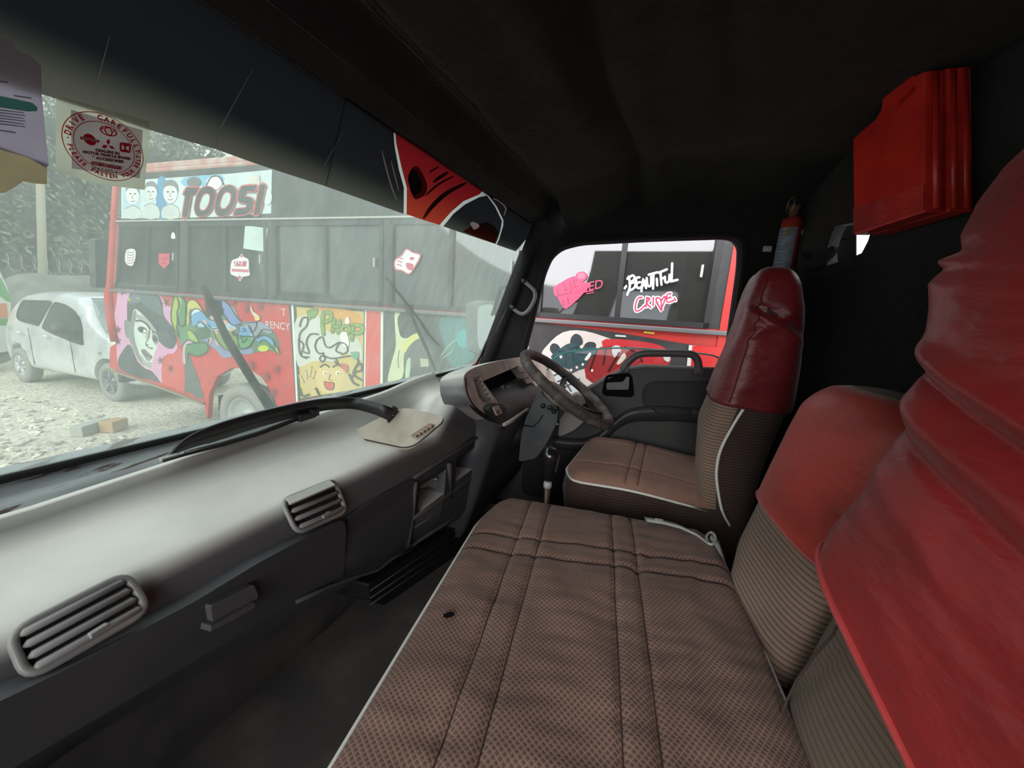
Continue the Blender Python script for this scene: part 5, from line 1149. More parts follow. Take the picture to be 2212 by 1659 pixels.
a.fill([(300, 580), (330, 555), (380, 565), (415, 610), (385, 630), (330, 622)], (70, 74, 78), 3); a.fill([(345, 590), (375, 585), (405, 612), (370, 622)], (222, 228, 222), 2); a.ell(352, 596, 18, 18, (28, 30, 34)); a.fill([(465, 680), (490, 655), (525, 690), (520, 735), (480, 720)], (76, 82, 84), 3); a.ell(500, 700, 12, 16, (40, 42, 46))
a.stroke([(435, 600), (430, 680), (395, 740), (405, 775), (450, 805), (470, 800)], 9, (84, 90, 90)); a.ell(405, 765, 13, 10, (60, 64, 66)); a.ell(460, 802, 12, 8, (60, 64, 66)); a.fill([(395, 620), (430, 610), (420, 700), (400, 720)], (152, 160, 154), 2)
a.fill([(340, 830), (375, 812), (410, 840), (450, 880), (465, 905), (420, 950), (380, 900)], (112, 110, 112), 3); a.stroke([(345, 832), (400, 875), (462, 910)], 8, (52, 52, 56)); a.fill([(400, 900), (450, 915), (420, 950)], (140, 136, 136), 2)
a.fill([(185, 470), (185, 300), (210, 200), (270, 135), (370, 125), (480, 160), (550, 230), (580, 330), (600, 440), (690, 560), (735, 690), (725, 760), (690, 805), (620, 790), (545, 720), (520, 620), (440, 500), (350, 410), (270, 350), (230, 420), (215, 500)], (58, 66, 70), 3)
a.fill([(215, 220), (270, 150), (370, 140), (340, 270), (240, 290), (200, 290)], (96, 106, 112), 2); a.fill([(370, 140), (480, 175), (550, 260), (590, 440), (470, 370), (340, 270)], (82, 92, 98), 2)
a.fill([(545, 600), (640, 620), (700, 700), (690, 790), (620, 780), (550, 710)], (74, 82, 86), 3); a.fill([(190, 225), (210, 215), (212, 262), (188, 270)], (212, 200, 70)); a.fill([(285, 230), (310, 232), (328, 242), (300, 242)], (212, 200, 70)); a.stroke([(186, 470), (186, 300), (212, 200), (272, 135), (370, 125), (480, 160), (552, 232), (582, 332)], 6, (44, 48, 50))
for q in ((125, 155), (75, 590), (75, 720), (620, 280), (555, 940), (670, 1030)):
    for k in range(5): t = k * 1.257 + q[0]; a.stroke([(q[0], q[1]), (q[0] + 30 * math.cos(t), q[1] + 38 * math.sin(t))], 9, (96, 56, 62), smooth=0)
done(a)
# wild-style lettering
a = art('graffiti_mural', cC, label='green and blue wild-style graffiti lettering')
LB, BL, SK_, GR, LM, PKc, LV = (150, 190, 206), (96, 148, 190), (108, 132, 184), (78, 128, 78), (152, 172, 62), (208, 160, 142), (122, 134, 168)
a.fill([(840, 790), (900, 900), (1060, 1380), (880, 1300), (830, 1290), (800, 900)], (84, 88, 86), 2)
a.fill([(670, 400), (720, 170), (800, 220), (860, 260), (960, 270), (1040, 380), (1180, 420), (1230, 420), (1200, 250), (1300, 270), (1430, 420), (1500, 510), (1700, 500), (1860, 620), (1910, 740), (1910, 870), (1800, 820), (1700, 840), (1600, 860), (1420, 880), (1290, 910), (1200, 820), (1080, 760), (1060, 860), (900, 880), (850, 760), (780, 720), (700, 600)], (86, 112, 92), 0)
a.fill([(1050, 700), (1140, 680), (1240, 760), (1400, 830), (1600, 800), (1590, 870), (1440, 870), (1290, 915), (1180, 810)], LV, 3)
a.fill([(725, 170), (760, 300), (740, 470), (765, 680), (700, 560), (678, 400), (700, 280)], LM, 3); a.fill([(740, 180), (820, 240), (850, 330), (840, 500), (800, 550), (755, 450), (775, 310)], GR, 3); a.fill([(745, 185), (800, 240), (790, 330), (760, 420), (770, 300)], LM, 3)
a.fill([(850, 290), (900, 245), (980, 280), (1080, 430), (900, 350), (880, 520), (850, 540), (850, 400)], (190, 184, 90), 3); a.fill([(830, 560), (900, 540), (980, 640), (1000, 740), (860, 740), (800, 780), (790, 650)], GR, 3); a.fill([(870, 590), (920, 620), (990, 720), (900, 700)], LM, 3)
a.fill([(905, 400), (960, 350), (1030, 380), (1100, 450), (1200, 480), (1230, 560), (1100, 560), (1060, 520), (1000, 500), (960, 540), (905, 520)], BL, 3); a.fill([(905, 400), (960, 352), (1020, 375), (950, 400), (915, 430)], (206, 222, 226), 3); a.fill([(960, 540), (1000, 500), (1050, 520), (1070, 570), (1010, 560)], LB, 3)
a.ell(1040, 630, 85, 70, (58, 84, 60)); a.fill([(1130, 430), (1190, 470), (1150, 500)], PKc, 2); a.fill([(1040, 490), (1080, 485), (1080, 530)], PKc, 2)
a.fill([(1205, 230), (1330, 300), (1420, 430), (1480, 500), (1440, 550), (1360, 520), (1270, 400), (1220, 330)], SK_, 2); a.fill([(1215, 345), (1275, 350), (1265, 420), (1225, 410)], (200, 214, 226), 2); a.fill([(1345, 330), (1400, 340), (1440, 440), (1400, 450)], (130, 136, 150), 2)
a.fill([(1160, 600), (1290, 590), (1400, 640), (1440, 760), (1300, 820), (1180, 690)], (112, 138, 72), 3); a.fill([(1110, 560), (1240, 560), (1250, 600), (1150, 600)], LB, 0); a.fill([(1300, 520), (1360, 520), (1430, 580), (1330, 600)], LB, 3)
for q in ([(1165, 580), (1200, 600), (1215, 640), (1180, 620)], [(1345, 560), (1380, 570), (1390, 620), (1340, 600)], [(1110, 690), (1145, 690), (1130, 760), (1100, 770)], [(1270, 480), (1330, 500), (1290, 540)], [(1180, 700), (1230, 770), (1200, 760)]): a.fill(q, PKc, 2)
a.fill([(1455, 570), (1580, 560), (1620, 670), (1600, 760), (1510, 810), (1450, 780), (1435, 680)], LB, 3); a.fill([(1445, 660), (1600, 665), (1590, 760), (1510, 810), (1450, 780)], (84, 140, 96), 3); a.fill([(1460, 570), (1570, 565), (1590, 650), (1450, 650)], BL, 2)
a.fill([(1450, 510), (1700, 500), (1830, 600), (1800, 640), (1700, 600), (1640, 680), (1560, 560)], (134, 142, 158), 2); a.fill([(1640, 690), (1730, 660), (1820, 690), (1850, 770), (1790, 770), (1700, 740)], BL, 3); a.fill([(1680, 720), (1750, 700), (1800, 740), (1860, 790), (1910, 870), (1830, 830), (1700, 790)], GR, 3); a.ell(1730, 805, 62, 36, (186, 196, 62)); a.fill([(1870, 790), (1910, 830), (1905, 880)], (196, 176, 110), 2)
a.fill([(860, 760), (960, 745), (1070, 740), (1100, 800), (1060, 860), (960, 890), (880, 850), (860, 960), (845, 850)], (70, 118, 74), 3); a.fill([(815, 960), (820, 780), (870, 710), (930, 740), (860, 760), (840, 850), (850, 970)], (196, 160, 176), 3)
OUTL = (36, 44, 46)
for q in ([(725, 170), (775, 300), (745, 400), (765, 480), (740, 560), (770, 680), (700, 550), (678, 400), (722, 170)], [(740, 180), (820, 235), (855, 330), (840, 500), (800, 555), (750, 480)], [(850, 540), (850, 320), (900, 248), (980, 280), (1080, 430), (1120, 430)], [(905, 520), (905, 400), (960, 350), (1040, 390), (1110, 470), (1210, 490)], [(960, 560), (1000, 500), (1060, 540), (1070, 580)], [(870, 590), (930, 620), (1000, 730)], [(1205, 220), (1230, 330), (1300, 440), (1380, 540), (1500, 515), (1650, 505)], [(1205, 220), (1330, 300), (1420, 440), (1480, 500)], [(1275, 350), (1260, 420), (1220, 400)], [(1100, 530), (1150, 580), (1250, 560)], [(1160, 600), (1200, 700), (1300, 820), (1410, 800)], [(1250, 590), (1300, 700), (1360, 760)], [(1455, 570), (1435, 700), (1470, 800), (1560, 790), (1610, 720), (1620, 670), (1580, 560)], [(1375, 650), (1500, 665), (1620, 665)], [(1450, 690), (1490, 690), (1500, 740), (1550, 690)], [(1500, 570), (1530, 600), (1490, 610)], [(1560, 540), (1640, 680), (1720, 590), (1810, 600)], [(1650, 690), (1730, 655), (1820, 690), (1880, 780), (1915, 860)], [(1690, 740), (1740, 705), (1800, 760), (1900, 870)], [(860, 760), (1060, 735), (1110, 800), (1060, 870), (960, 890), (870, 860)], [(800, 780), (870, 710), (960, 745)], [(1110, 690), (1100, 760)], [(1660, 490), (1640, 580), (1600, 620)], [(1290, 590), (1280, 680), (1330, 740)]): a.stroke(q, 9, OUTL)
a.fill([(1590, 310), (1610, 380), (1680, 430), (1690, 480), (1640, 460), (1585, 370)], (206, 196, 170), 2); a.ell(1660, 470, 26, 18, (228, 196, 80)); a.fill([(1380, 600), (1410, 640), (1560, 690), (1380, 640)], OUTL, 2)
for q in ((1540, 340), (1690, 320), (1380, 270), (1880, 1040), (1760, 1120), (1840, 1310), (1590, 990)):
    for k in range(6): t = k * 1.047 + q[0]; a.stroke([(q[0], q[1]), (q[0] + 42 * math.cos(t), q[1] + 52 * math.sin(t))], 15, (140, 58, 58), smooth=0)
done(a)
a = art('lettering', c2)
text_mesh(a.b, 'T', .10, a.P(1815, 520), -bt, V((0, 0, 1)), paint(srgb(210, 200, 200))); done(a); a = art('lettering', c2); text_mesh(a.b, 'RENCY', .10, a.P(1775, 605), -bt, V((0, 0, 1)), paint(srgb(210, 200, 200))); done(a)
# dark bands and stripes
a = art('dark_band', c2); a.fill([(735, 322), (1150, 352), (1700, 412), (2192, 455), (2192, 480), (1860, 455), (1700, 440), (1210, 390), (1080, 375), (720, 340)], (58, 62, 62)); a.fill([(1845, 440), (1895, 445), (1925, 1080), (1890, 1080)], (56, 60, 58)); a.fill([(1862, 455), (1876, 455), (1906, 1090), (1894, 1090)], (210, 222, 214)); done(a)
# yellow cartoon panel
a = art('cartoon_mural', c4, label='yellow mural of a shouting face under green letters')
a.fill([(248, 330), (790, 370), (780, 960), (285, 1060), (262, 700)], (70, 74, 66)); a.fill([(262, 355), (780, 390), (770, 965), (292, 1040), (262, 700)], (196, 176, 100)); a.fill([(400, 350), (600, 365), (760, 420), (760, 560), (640, 470), (480, 400)], (206, 150, 56), 2)
a.fill([(280, 440), (440, 420), (470, 520), (600, 560), (740, 600), (760, 760), (650, 700), (560, 770), (400, 760), (290, 800), (268, 600)], (196, 200, 190), 3)
a.fill([(450, 800), (520, 770), (600, 780), (640, 830), (650, 920), (610, 985), (520, 1000), (440, 960), (420, 860)], (206, 184, 122), 3)   # face
a.fill([(430, 800), (470, 760), (560, 770), (640, 800), (650, 830), (560, 800), (480, 800)], (190, 168, 108), 2)
for q in (((350, 960), (330, 880), (350, 830), (400, 860), (430, 930), (420, 1000)), ((600, 960), (620, 900), (660, 890), (720, 940), (720, 975), (640, 985))): a.fill(list(q), (200, 178, 116), 3)
for q in ([(372, 880), (385, 800)], [(350, 900), (345, 830)], [(395, 890), (415, 835)], [(330, 920), (300, 870)]): a.stroke(q, 18, (204, 182, 120)); a.stroke([(x + 10, y) for x, y in q], 4, (60, 52, 40))
for x in (490, 585): a.ell(x, 850, 17, 15, (232, 228, 200)); a.ell(x + 3, 852, 7, 7, (40, 36, 30)); a.stroke([(x - 34, 805), (x, 785), (x + 32, 805)], 11, (54, 48, 38))
a.fill([(485, 915), (555, 925), (545, 970), (515, 975), (490, 955)], (196, 84, 66), 3); a.stroke([(485, 912), (520, 920), (558, 925), (548, 972), (500, 965), (485, 912)], 5, (70, 50, 40)); a.stroke([(530, 860), (520, 895), (540, 905)], 5, (110, 90, 60))
GRN_ = (128, 158, 74)
for q in ([(370, 390), (375, 440)], [(395, 380), (400, 430), (425, 380)], [(480, 400), (470, 470), (480, 560)], [(480, 400), (530, 400), (530, 450), (480, 470)], [(560, 450), (545, 540)], [(600, 460), (590, 550)], [(550, 500), (600, 505)], [(700, 490), (690, 600)], [(700, 490), (765, 500), (760, 545), (700, 550)]): a.stroke(q, 30, (86, 112, 50)); a.stroke(q, 20, GRN_)
a.stroke([(625, 500), (665, 500), (670, 540), (630, 550), (615, 525)], 28, (86, 112, 50), True); a.stroke([(625, 500), (665, 500), (670, 540), (630, 550), (615, 525)], 18, GRN_, True); a.fill([(640, 480), (645, 440), (660, 430), (672, 450), (672, 480)], (226, 230, 220), 3); a.fill([(600, 560), (650, 545), (670, 640), (630, 650)], (222, 224, 214), 3)
for q in ([(430, 600), (470, 580), (490, 640), (520, 660), (560, 640), (600, 620), (650, 640), (655, 690), (610, 710)], [(430, 600), (415, 650), (440, 700), (480, 700)], [(600, 620), (570, 680), (610, 700)], [(470, 700), (490, 740), (470, 765), (450, 745), (470, 720), (540, 740), (620, 730), (680, 720)], [(440, 560), (380, 560), (350, 620), (370, 700), (330, 690)], [(300, 500), (320, 440), (360, 440), (350, 500), (300, 560), (300, 700), (350, 740)], [(290, 600), (330, 640), (310, 720), (370, 730)], [(570, 740), (590, 790), (560, 760)]): a.stroke(q, 9, (46, 48, 44))
for q in ([(690, 700), (740, 760), (700, 850), (760, 900)], [(720, 800), (760, 780), (760, 830), (720, 840), (690, 880)], [(670, 860), (700, 920), (740, 940)], [(300, 960), (320, 1020), (370, 1010)], [(440, 1000), (420, 960), (450, 1020)]): a.stroke(q, 14, (58, 62, 46))
a.fill([(690, 700), (740, 690), (735, 740), (700, 740)], (90, 150, 110), 2); a.fill([(600, 780), (660, 790), (650, 850)], (186, 90, 80), 2)
done(a)
a = art('stripe', c4, label='red stripe edged in white'); a.fill([(786, 375), (926, 390), (922, 930), (778, 968)], (216, 222, 210)); a.fill([(800, 382), (908, 392), (903, 935), (790, 964)], (206, 66, 60)); done(a)
a = art('penguin_mural', c4, label='dark mural of a white-bellied bird on a teal ground')
a.fill([(926, 390), (1620, 430), (1640, 760), (1300, 860), (922, 930)], (70, 76, 74)); a.fill([(1350, 440), (1600, 450), (1600, 740), (1440, 800), (1380, 640)], (66, 120, 118), 2); a.ell(1530, 590, 60, 70, (60, 160, 160))
a.fill([(1010, 410), (1050, 400), (1040, 520), (1075, 590), (1180, 550), (1195, 590), (1120, 650), (1080, 720), (1070, 880), (960, 925), (990, 760), (1020, 640)], (196, 208, 164), 3); a.fill([(1040, 420), (1130, 410), (1180, 480), (1150, 560), (1080, 590), (1040, 520)], (58, 62, 60), 3)
a.fill([(1060, 640), (1150, 560), (1190, 580), (1130, 650), (1080, 700)], (206, 206, 120), 3); a.fill([(1110, 660), (1200, 590), (1300, 640), (1290, 760), (1160, 800), (1090, 870), (1080, 760)], (92, 96, 96), 3); a.fill([(1100, 760), (1130, 740), (1120, 880), (1090, 890)], (180, 200, 170), 2); a.fill([(1200, 740), (1260, 745), (1265, 800), (1205, 805)], (176, 182, 150))
a.stroke([(1045, 680), (1035, 750), (1042, 810)], 5, (60, 66, 60)); a.stroke([(1360, 720), (1420, 640), (1470, 600)], 10, (150, 170, 140)); a.stroke([(1370, 740), (1450, 680)], 8, (150, 170, 140))
done(a)
# below the side window
a = art('monster_mural', c5, label='mural of a dark clawed hand and red jacket on white')
a.fill([(200, 905), (290, 880), (270, 1200), (190, 1200)], (214, 44, 40)); a.fill([(272, 880), (292, 882), (280, 1110), (258, 1110)], (226, 226, 226))
a.fill([(292, 880), (940, 960), (1600, 1070), (1620, 1240), (1400, 1330), (700, 1500), (270, 1300)], (52, 50, 52)); a.fill([(420, 1060), (540, 960), (700, 950), (900, 1010), (1040, 1060), (900, 1200), (700, 1400), (440, 1400), (380, 1150)], (206, 196, 192), 3)
a.fill([(860, 1010), (1200, 1040), (1320, 1100), (1330, 1200), (1100, 1250), (950, 1190), (850, 1090)], (190, 44, 50), 3); a.fill([(700, 1240), (760, 1100), (900, 1060), (1060, 1100), (1120, 1180), (1000, 1280), (760, 1340)], (150, 36, 40), 2); a.fill([(905, 1070), (960, 1060), (970, 1110), (920, 1150)], (196, 196, 196), 2)
T_ = (46, 58, 64)
for q in ([(450, 1060), (470, 1045), (505, 1060), (520, 1110), (470, 1120), (445, 1090)], [(600, 1010), (630, 975), (670, 990), (685, 1040), (640, 1080), (600, 1060)], [(700, 1060), (730, 1035), (775, 1040), (780, 1070), (720, 1085)]): a.fill(q, T_, 3); a.stroke(q, 5, (20, 24, 28), True)
a.fill([(450, 1140), (520, 1080), (600, 1040), (700, 1070), (780, 1070), (800, 1110), (740, 1160), (700, 1230), (600, 1240), (500, 1200)], (44, 72, 78), 3)
for q in ([(500, 1100), (560, 1120), (560, 1200)], [(570, 1060), (610, 1110), (620, 1180)], [(640, 1060), (660, 1120), (740, 1130)], [(690, 1060), (600, 1080)]): a.stroke(q, 5, (20, 26, 30))
a.ell(524, 1142, 10, 14, (225, 225, 220)); a.ell(678, 1068, 12, 12, (220, 222, 190)); a.fill([(700, 1160), (740, 1110), (750, 1130), (720, 1170)], (225, 225, 220), 2)
a.fill([(580, 1230), (700, 1180), (720, 1210), (600, 1270)], (70, 74, 80), 0)
for q in ((600, 1242), (643, 1222), (687, 1200), (757, 1245)): a.ell(*q, 9, 10, (228, 228, 228))
for q in ([(790, 1100), (740, 1240)], [(860, 1080), (840, 1200)], [(960, 1110), (880, 1250)], [(1000, 1070), (1100, 1120), (1130, 1180)]): a.stroke(q, 12, (40, 20, 24))
a.fill([(980, 1130), (1000, 1115), (1010, 1150), (960, 1200), (940, 1190)], (214, 206, 190), 2)
a.fill([(430, 1240), (520, 1210), (600, 1300), (720, 1400), (600, 1440), (480, 1360)], (200, 204, 208), 2)
for q in ([(440, 1300), (560, 1240)], [(500, 1330), (600, 1280)], [(540, 1380), (660, 1310)], [(500, 1240), (600, 1400)], [(560, 1250), (680, 1380)]): a.stroke(q, 12, (70, 74, 82))
a.fill([(1480, 1055), (1610, 1070), (1615, 1250), (1460, 1240)], (222, 222, 222)); a.fill([(1505, 1060), (1800, 1080), (1800, 1250), (1490, 1250)], (212, 38, 38)); a.fill([(1290, 1140), (1340, 1145), (1330, 1180), (1300, 1170)], (220, 224, 220), 3)
a.fill([(1145, 950), (1225, 960), (1220, 975), (1140, 965)], (200, 176, 60)); a.stroke([(935, 985), (1005, 990)], 14, (196, 198, 200))
done(a)
# window stickers (inside the bus parent: stuck on its panes)
a = art('window_sticker', c5, .006, 'white and pink lettering reading BEAUTIFUL CRIME')
BTF = [[(1030, 545), (1040, 610), (1020, 680)], [(1020, 560), (1060, 535), (1075, 560), (1040, 590)], [(1035, 595), (1080, 590), (1070, 630), (1030, 650)], [(1110, 550), (1085, 560), (1095, 630), (1125, 620)], [(1090, 592), (1115, 585)], [(1125, 655), (1140, 560), (1160, 630)], [(1128, 615), (1155, 605)], [(1165, 555), (1172, 610), (1195, 610), (1198, 545)], [(1180, 530), (1245, 512)], [(1215, 525), (1212, 635)], [(1240, 560), (1243, 610)], [(1255, 515), (1315, 490)], [(1268, 520), (1275, 605)], [(1270, 560), (1300, 552)], [(1300, 545), (1305, 585), (1330, 580), (1335, 530)], [(1355, 445), (1350, 580)], [(1345, 580), (1395, 568)], [(1012, 615), (1000, 632)]]
for q in BTF: a.stroke(q, 17, (238, 240, 244), smooth=3)
CRM = [[(1130, 700), (1100, 705), (1080, 760), (1085, 800), (1120, 790), (1150, 760)], [(1165, 700), (1160, 770)], [(1165, 702), (1190, 710), (1165, 740), (1195, 775)], [(1215, 700), (1212, 760)], [(1240, 740), (1235, 705), (1265, 710), (1275, 760), (1275, 800), (1245, 745)], [(1275, 780), (1300, 720), (1300, 690), (1275, 720)], [(1345, 670), (1315, 680), (1318, 735), (1365, 722)], [(1315, 705), (1345, 698)], [(1372, 705), (1380, 722)]]
for q in CRM: a.stroke(q, 30, (240, 236, 240), smooth=3)
for q in CRM: a.stroke(q, 10, (214, 50, 96), smooth=3)
done(a)
a = art('window_sticker', c5, .006, 'bright pink slogan sticker on the left pane')
PK = (232, 74, 110)
a.fill([(468, 630), (520, 590), (620, 540), (640, 580), (740, 590), (720, 640), (600, 760), (545, 780), (500, 700), (480, 690)], PK, 2); a.ell(675, 545, 46, 38, PK, -.3); a.ell(675, 540, 30, 24, (236, 110, 140), -.3)
for q in ([(500, 640), (510, 690)], [(545, 600), (560, 650)], [(590, 580), (600, 640), (570, 640)], [(620, 570), (630, 620)], [(490, 690), (600, 660)], [(540, 720), (545, 760)], [(575, 700), (580, 745)]): a.stroke(q, 9, (150, 66, 90))
text_mesh(a.b, 'IGNED', .085, a.P(700, 628), (-bt + V((0, 0, .25))).normalized(), (V((0, 0, 1)) + bt * .25).normalized(), paint(srgb(*PK)), shear=.2); a.stroke([(690, 662), (765, 648)], 6, PK); a.stroke([(715, 672), (770, 662)], 5, PK)
done(a)
a = art('window_sticker', c1, .006, 'white sheet stuck at the top of the pane'); a.fill([(1568, 1440), (1712, 1460), (1700, 1612), (1556, 1590)], (188, 206, 204)); done(a)
a = art('window_sticker', c2, .006, 'small white stamp-like sticker'); a.fill([(808, 118), (862, 115), (868, 160), (850, 218), (818, 215), (800, 190)], (214, 222, 218), 2)
for k in range(5): a.stroke([(812, 130 + 17 * k), (835, 136 + 17 * k), (858, 130 + 16 * k)], 4, (150, 70, 84))
done(a)
a = art('window_sticker', c2, .006, 'small pink shield sticker'); a.fill([(1015, 142), (1085, 140), (1083, 205), (1050, 240), (1015, 205)], (196, 58, 84), 0); a.stroke([(1035, 170), (1050, 180), (1068, 168)], 6, (130, 36, 60)); a.stroke([(1035, 205), (1060, 200)], 5, (130, 36, 60)); done(a)
a = art('window_sticker', c2, .006, 'white and pink crest sticker with a star at its foot')
a.fill([(1545, 142), (1562, 165), (1590, 180), (1592, 235), (1598, 280), (1555, 290), (1535, 320), (1520, 290), (1478, 275), (1475, 235), (1485, 185), (1525, 170)], (226, 226, 226), 2); a.fill([(1495, 190), (1580, 190), (1575, 225), (1500, 222)], (186, 74, 100)); a.fill([(1482, 238), (1595, 244), (1592, 262), (1482, 256)], (200, 90, 112))
st_ = [(1532 + (22 if k % 2 == 0 else 9) * math.sin(k * math.pi / 5), 296 - (22 if k % 2 == 0 else 9) * math.cos(k * math.pi / 5)) for k in range(10)]; a.fill(st_, (196, 60, 88)); a.ell(1545, 158, 9, 9, (200, 90, 112))
for q in ([(1505, 215), (1515, 180), (1530, 205)], [(1545, 215), (1550, 180), (1565, 180)]): a.stroke(q, 6, (226, 226, 226))
done(a)
a = art('window_sticker', lambda x, y: (560 + x / 3.456, 180 + y / 3.456), .006, 'white cartoon head sticker with pink outlines')
a.fill([(1095, 1235), (1150, 1260), (1205, 1275), (1195, 1320), (1165, 1370), (1120, 1428), (1060, 1400), (1012, 1390), (1008, 1320), (1060, 1280)], (206, 90, 110), 3); a.fill([(1100, 1243), (1148, 1268), (1195, 1282), (1185, 1320), (1155, 1368), (1118, 1418), (1065, 1392), (1022, 1382), (1018, 1325), (1068, 1288)], (228, 230, 230), 3)
a.ell(1140, 1308, 18, 12, (200, 70, 96)); a.fill([(1095, 1340), (1150, 1350), (1140, 1395), (1105, 1385)], (200, 80, 104), 2)
for q in ([(1035, 1300), (1070, 1310)], [(1035, 1325), (1065, 1335)], [(1030, 1350), (1060, 1362)]): a.stroke(q, 8, (190, 80, 100))
done(a)
a = art('window_sticker', c1, .006, 'tiny white keyhole shaped sticker'); a.fill([(1100, 1490), (1115, 1490), (1122, 1525), (1095, 1525)], (226, 230, 228), 2); done(a)
# ---- truck's own mirror and wipers, outside the glass
mr = thing('side_mirror', "truck's large grey door mirror seen through the windscreen corner", 'mirror', PX(1052, 760, 2.0))
mp_ = [PX(x, y, 2.0) for x, y in ((1030, 665), (1042, 652), (1062, 650), (1072, 662), (1072, 755), (1060, 768), (1040, 765), (1030, 745))]
b = B(); b.prism(cr(mp_, 3), (.05, .08, 0), smooth=True); build(b, 'housing', M('pale_mirror_housing', (.16, .19, .185), .4), mr, bevel=.01)
b = B(); b.prism([p + V((-.004, 0, 0)) for p in cr([q.lerp(sum(mp_, V()) / 8, .14) for q in mp_], 3)], (.003, 0, 0)); build(b, 'mirror_glass', M('mirror_glass', (.45, .5, .48), .1, .5, .9), mr)
b = B(); b.tube([PX(1060, 690, 2.03), V((1.86, .50, 2.1)), V((1.80, .42, 2.12))], .010, 8); b.tube([PX(1060, 740, 2.03), V((1.86, .50, 1.85)), V((1.80, .42, 1.84))], .010, 8); build(b, 'bracket', m_blk, mr)
def wiper(label, blade, arm, r0):
    t = thing('windscreen_wiper', label, 'wiper', PW(*blade[-1], .03)); b = B(); b.tube([PW(x, y, .028) for x, y in blade], r0, 8, flatten=(1, .6)); build(b, 'blade', m_rub, t)
    b = B(); b.tube([PW(x, y, .050) for x, y in arm], [.004] + [.0065] * (len(arm) - 2) + [.009], 8); build(b, 'arm', m_blk, t)
    b = B(); b.box(PW(*arm[0], .040), (.02, .02, .03)); build(b, 'clip', m_blk, t, bevel=.003)
wiper('thick black windscreen wiper crossing the graffiti mural', [(434, 614), (448, 634), (462, 668), (490, 735), (520, 785), (552, 838), (585, 893)], [(462, 664), (485, 718), (520, 776), (560, 840), (606, 905)], .0075)
wiper('thin black windscreen wiper left of the side mirror', [(834, 600), (870, 645), (905, 690), (928, 725), (948, 746)], [(884, 668), (902, 712), (922, 755), (942, 805), (950, 830)], .0055)
# ---- silver car --------------------------------------------------------
cf = PZ(240, 868, G); crr = PZ(47, 826, G)
car = thing('car', 'small silver hatchback parked in front of the bus', 'car', (cf + crr) / 2)
ux = (cf - crr).normalized(); uy = V((-ux.y, ux.x, 0)); wbl = (cf - crr).length
if (crr + uy).x < crr.x: uy = -uy
def CL(a, d, z): return crr + ux * a + uy * d + V((0, 0, z))       # a from rear axle forward, d inward from near side
Lr, Lf = -.62, wbl + .68
m_sil = M('silver_paint', (.66, .70, .70), .32, .5, .35, coat=.4, vary=(3, (.44, .47, .46), .45, .7)); m_cgl = M('dark_car_glass', (.04, .045, .046), .25, .4)
belt = [(Lr, .92), (0, .98), (1.0, .96), (wbl - .5, .92), (wbl + .1, .86), (wbl + .5, .74), (Lf, .60)]
roof = [(Lr, 1.02), (Lr + .15, 1.30), (Lr + .40, 1.47), (.35, 1.55), (1.0, 1.57), (1.5, 1.52), (1.75, 1.42), (wbl - .55, 1.20), (wbl - .12, .97), (wbl + .3, .86), (wbl + .55, .77), (Lf, .62)]
bot = [(Lr, .38), (Lr + .2, .24), (0, .22), (wbl, .22), (Lf - .15, .24), (Lf, .36)]
plan = [(Lr, .16), (Lr + .15, .06), (0, .0), (wbl, .0), (wbl + .4, .05), (Lf - .08, .16), (Lf, .30)]
Wc = 1.60; b = B(); rows = []
for i in range(61):
    a = Lr + (Lf - Lr) * i / 60; zb2, zm, zr_, pl_ = lerp_tab(bot, a), lerp_tab(belt, a), lerp_tab(roof, a), lerp_tab(plan, a); zr_ = max(zr_, zm + .01)
    tum = .17 * min(1, (zr_ - zm) / .5)
    half = [(Wc / 2, zb2), (pl_ + .04, zb2), (pl_ + .005, zb2 + .10), (pl_, (zb2 + zm) / 2), (pl_ + .02, zm - .10), (pl_ + .045, zm), (pl_ + .045 + tum * .55, zm + (zr_ - zm) * .55), (pl_ + .05 + tum, zr_ - .06 * min(1, (zr_ - zm) / .4)), (pl_ + .12 + tum, zr_ - .015), (Wc / 2, zr_ + .01)]
    rows.append([CL(a, d, z) for d, z in half] + [CL(a, Wc - d, z) for d, z in reversed(half[1:-1])])
b.grid(rows, False, True); b.cap(rows[0]); b.cap(rows[-1], rev=True); cbod = build(b, 'body', m_sil, car, subsurf=1)
cc = []
for a in (0, wbl):
    c_ = B(); c_.lathe([(.345, -.1), (.345, .32)], CL(a, -.05, .30), uy, 28); cc.append(c_)
    c_ = B(); c_.lathe([(.345, -.1), (.345, .32)], CL(a, Wc + .05, .30), -uy, 28); cc.append(c_)
cut(cbod, cc)
for a in (0, wbl):
    for d, s_ in ((.10, -1), (Wc - .10, 1)): 
        wh = wheel(CL(a, d, .29), uy * s_, .29, .18, car, hub=(.45, .46, .47) if a == 0 else (.16, .16, .165), dust=(.06, .06, .06))
        if d < .5:
            b = B()
            for k in range(5):
                t = k * 1.2566 + .3; dr = ux * math.cos(t) + V((0, 0, 1)) * math.sin(t); c_ = CL(a, d, .29) - uy * .075; b.tube([c_ + dr * .03, c_ + dr * .17], [.022, .014], 6, flatten=(1, .5))
            build(b, 'wheel_spokes', M('alloy', (.6, .61, .62), .35, .5, .5) if a == 0 else M('dark_alloy', (.2, .2, .21), .4), wh)
def side_pt(a, z):
    zm, zr_, pl_ = lerp_tab(belt, a), lerp_tab(roof, a), lerp_tab(plan, a); zr_ = max(zr_, zm + .01); tum = .17 * min(1, (zr_ - zm) / .5); t = (z - zm) / (zr_ - zm)
    d = pl_ + .045 + tum * t * 1.0 if t > 0 else pl_ + .02
    return CL(a, d - .012, z)
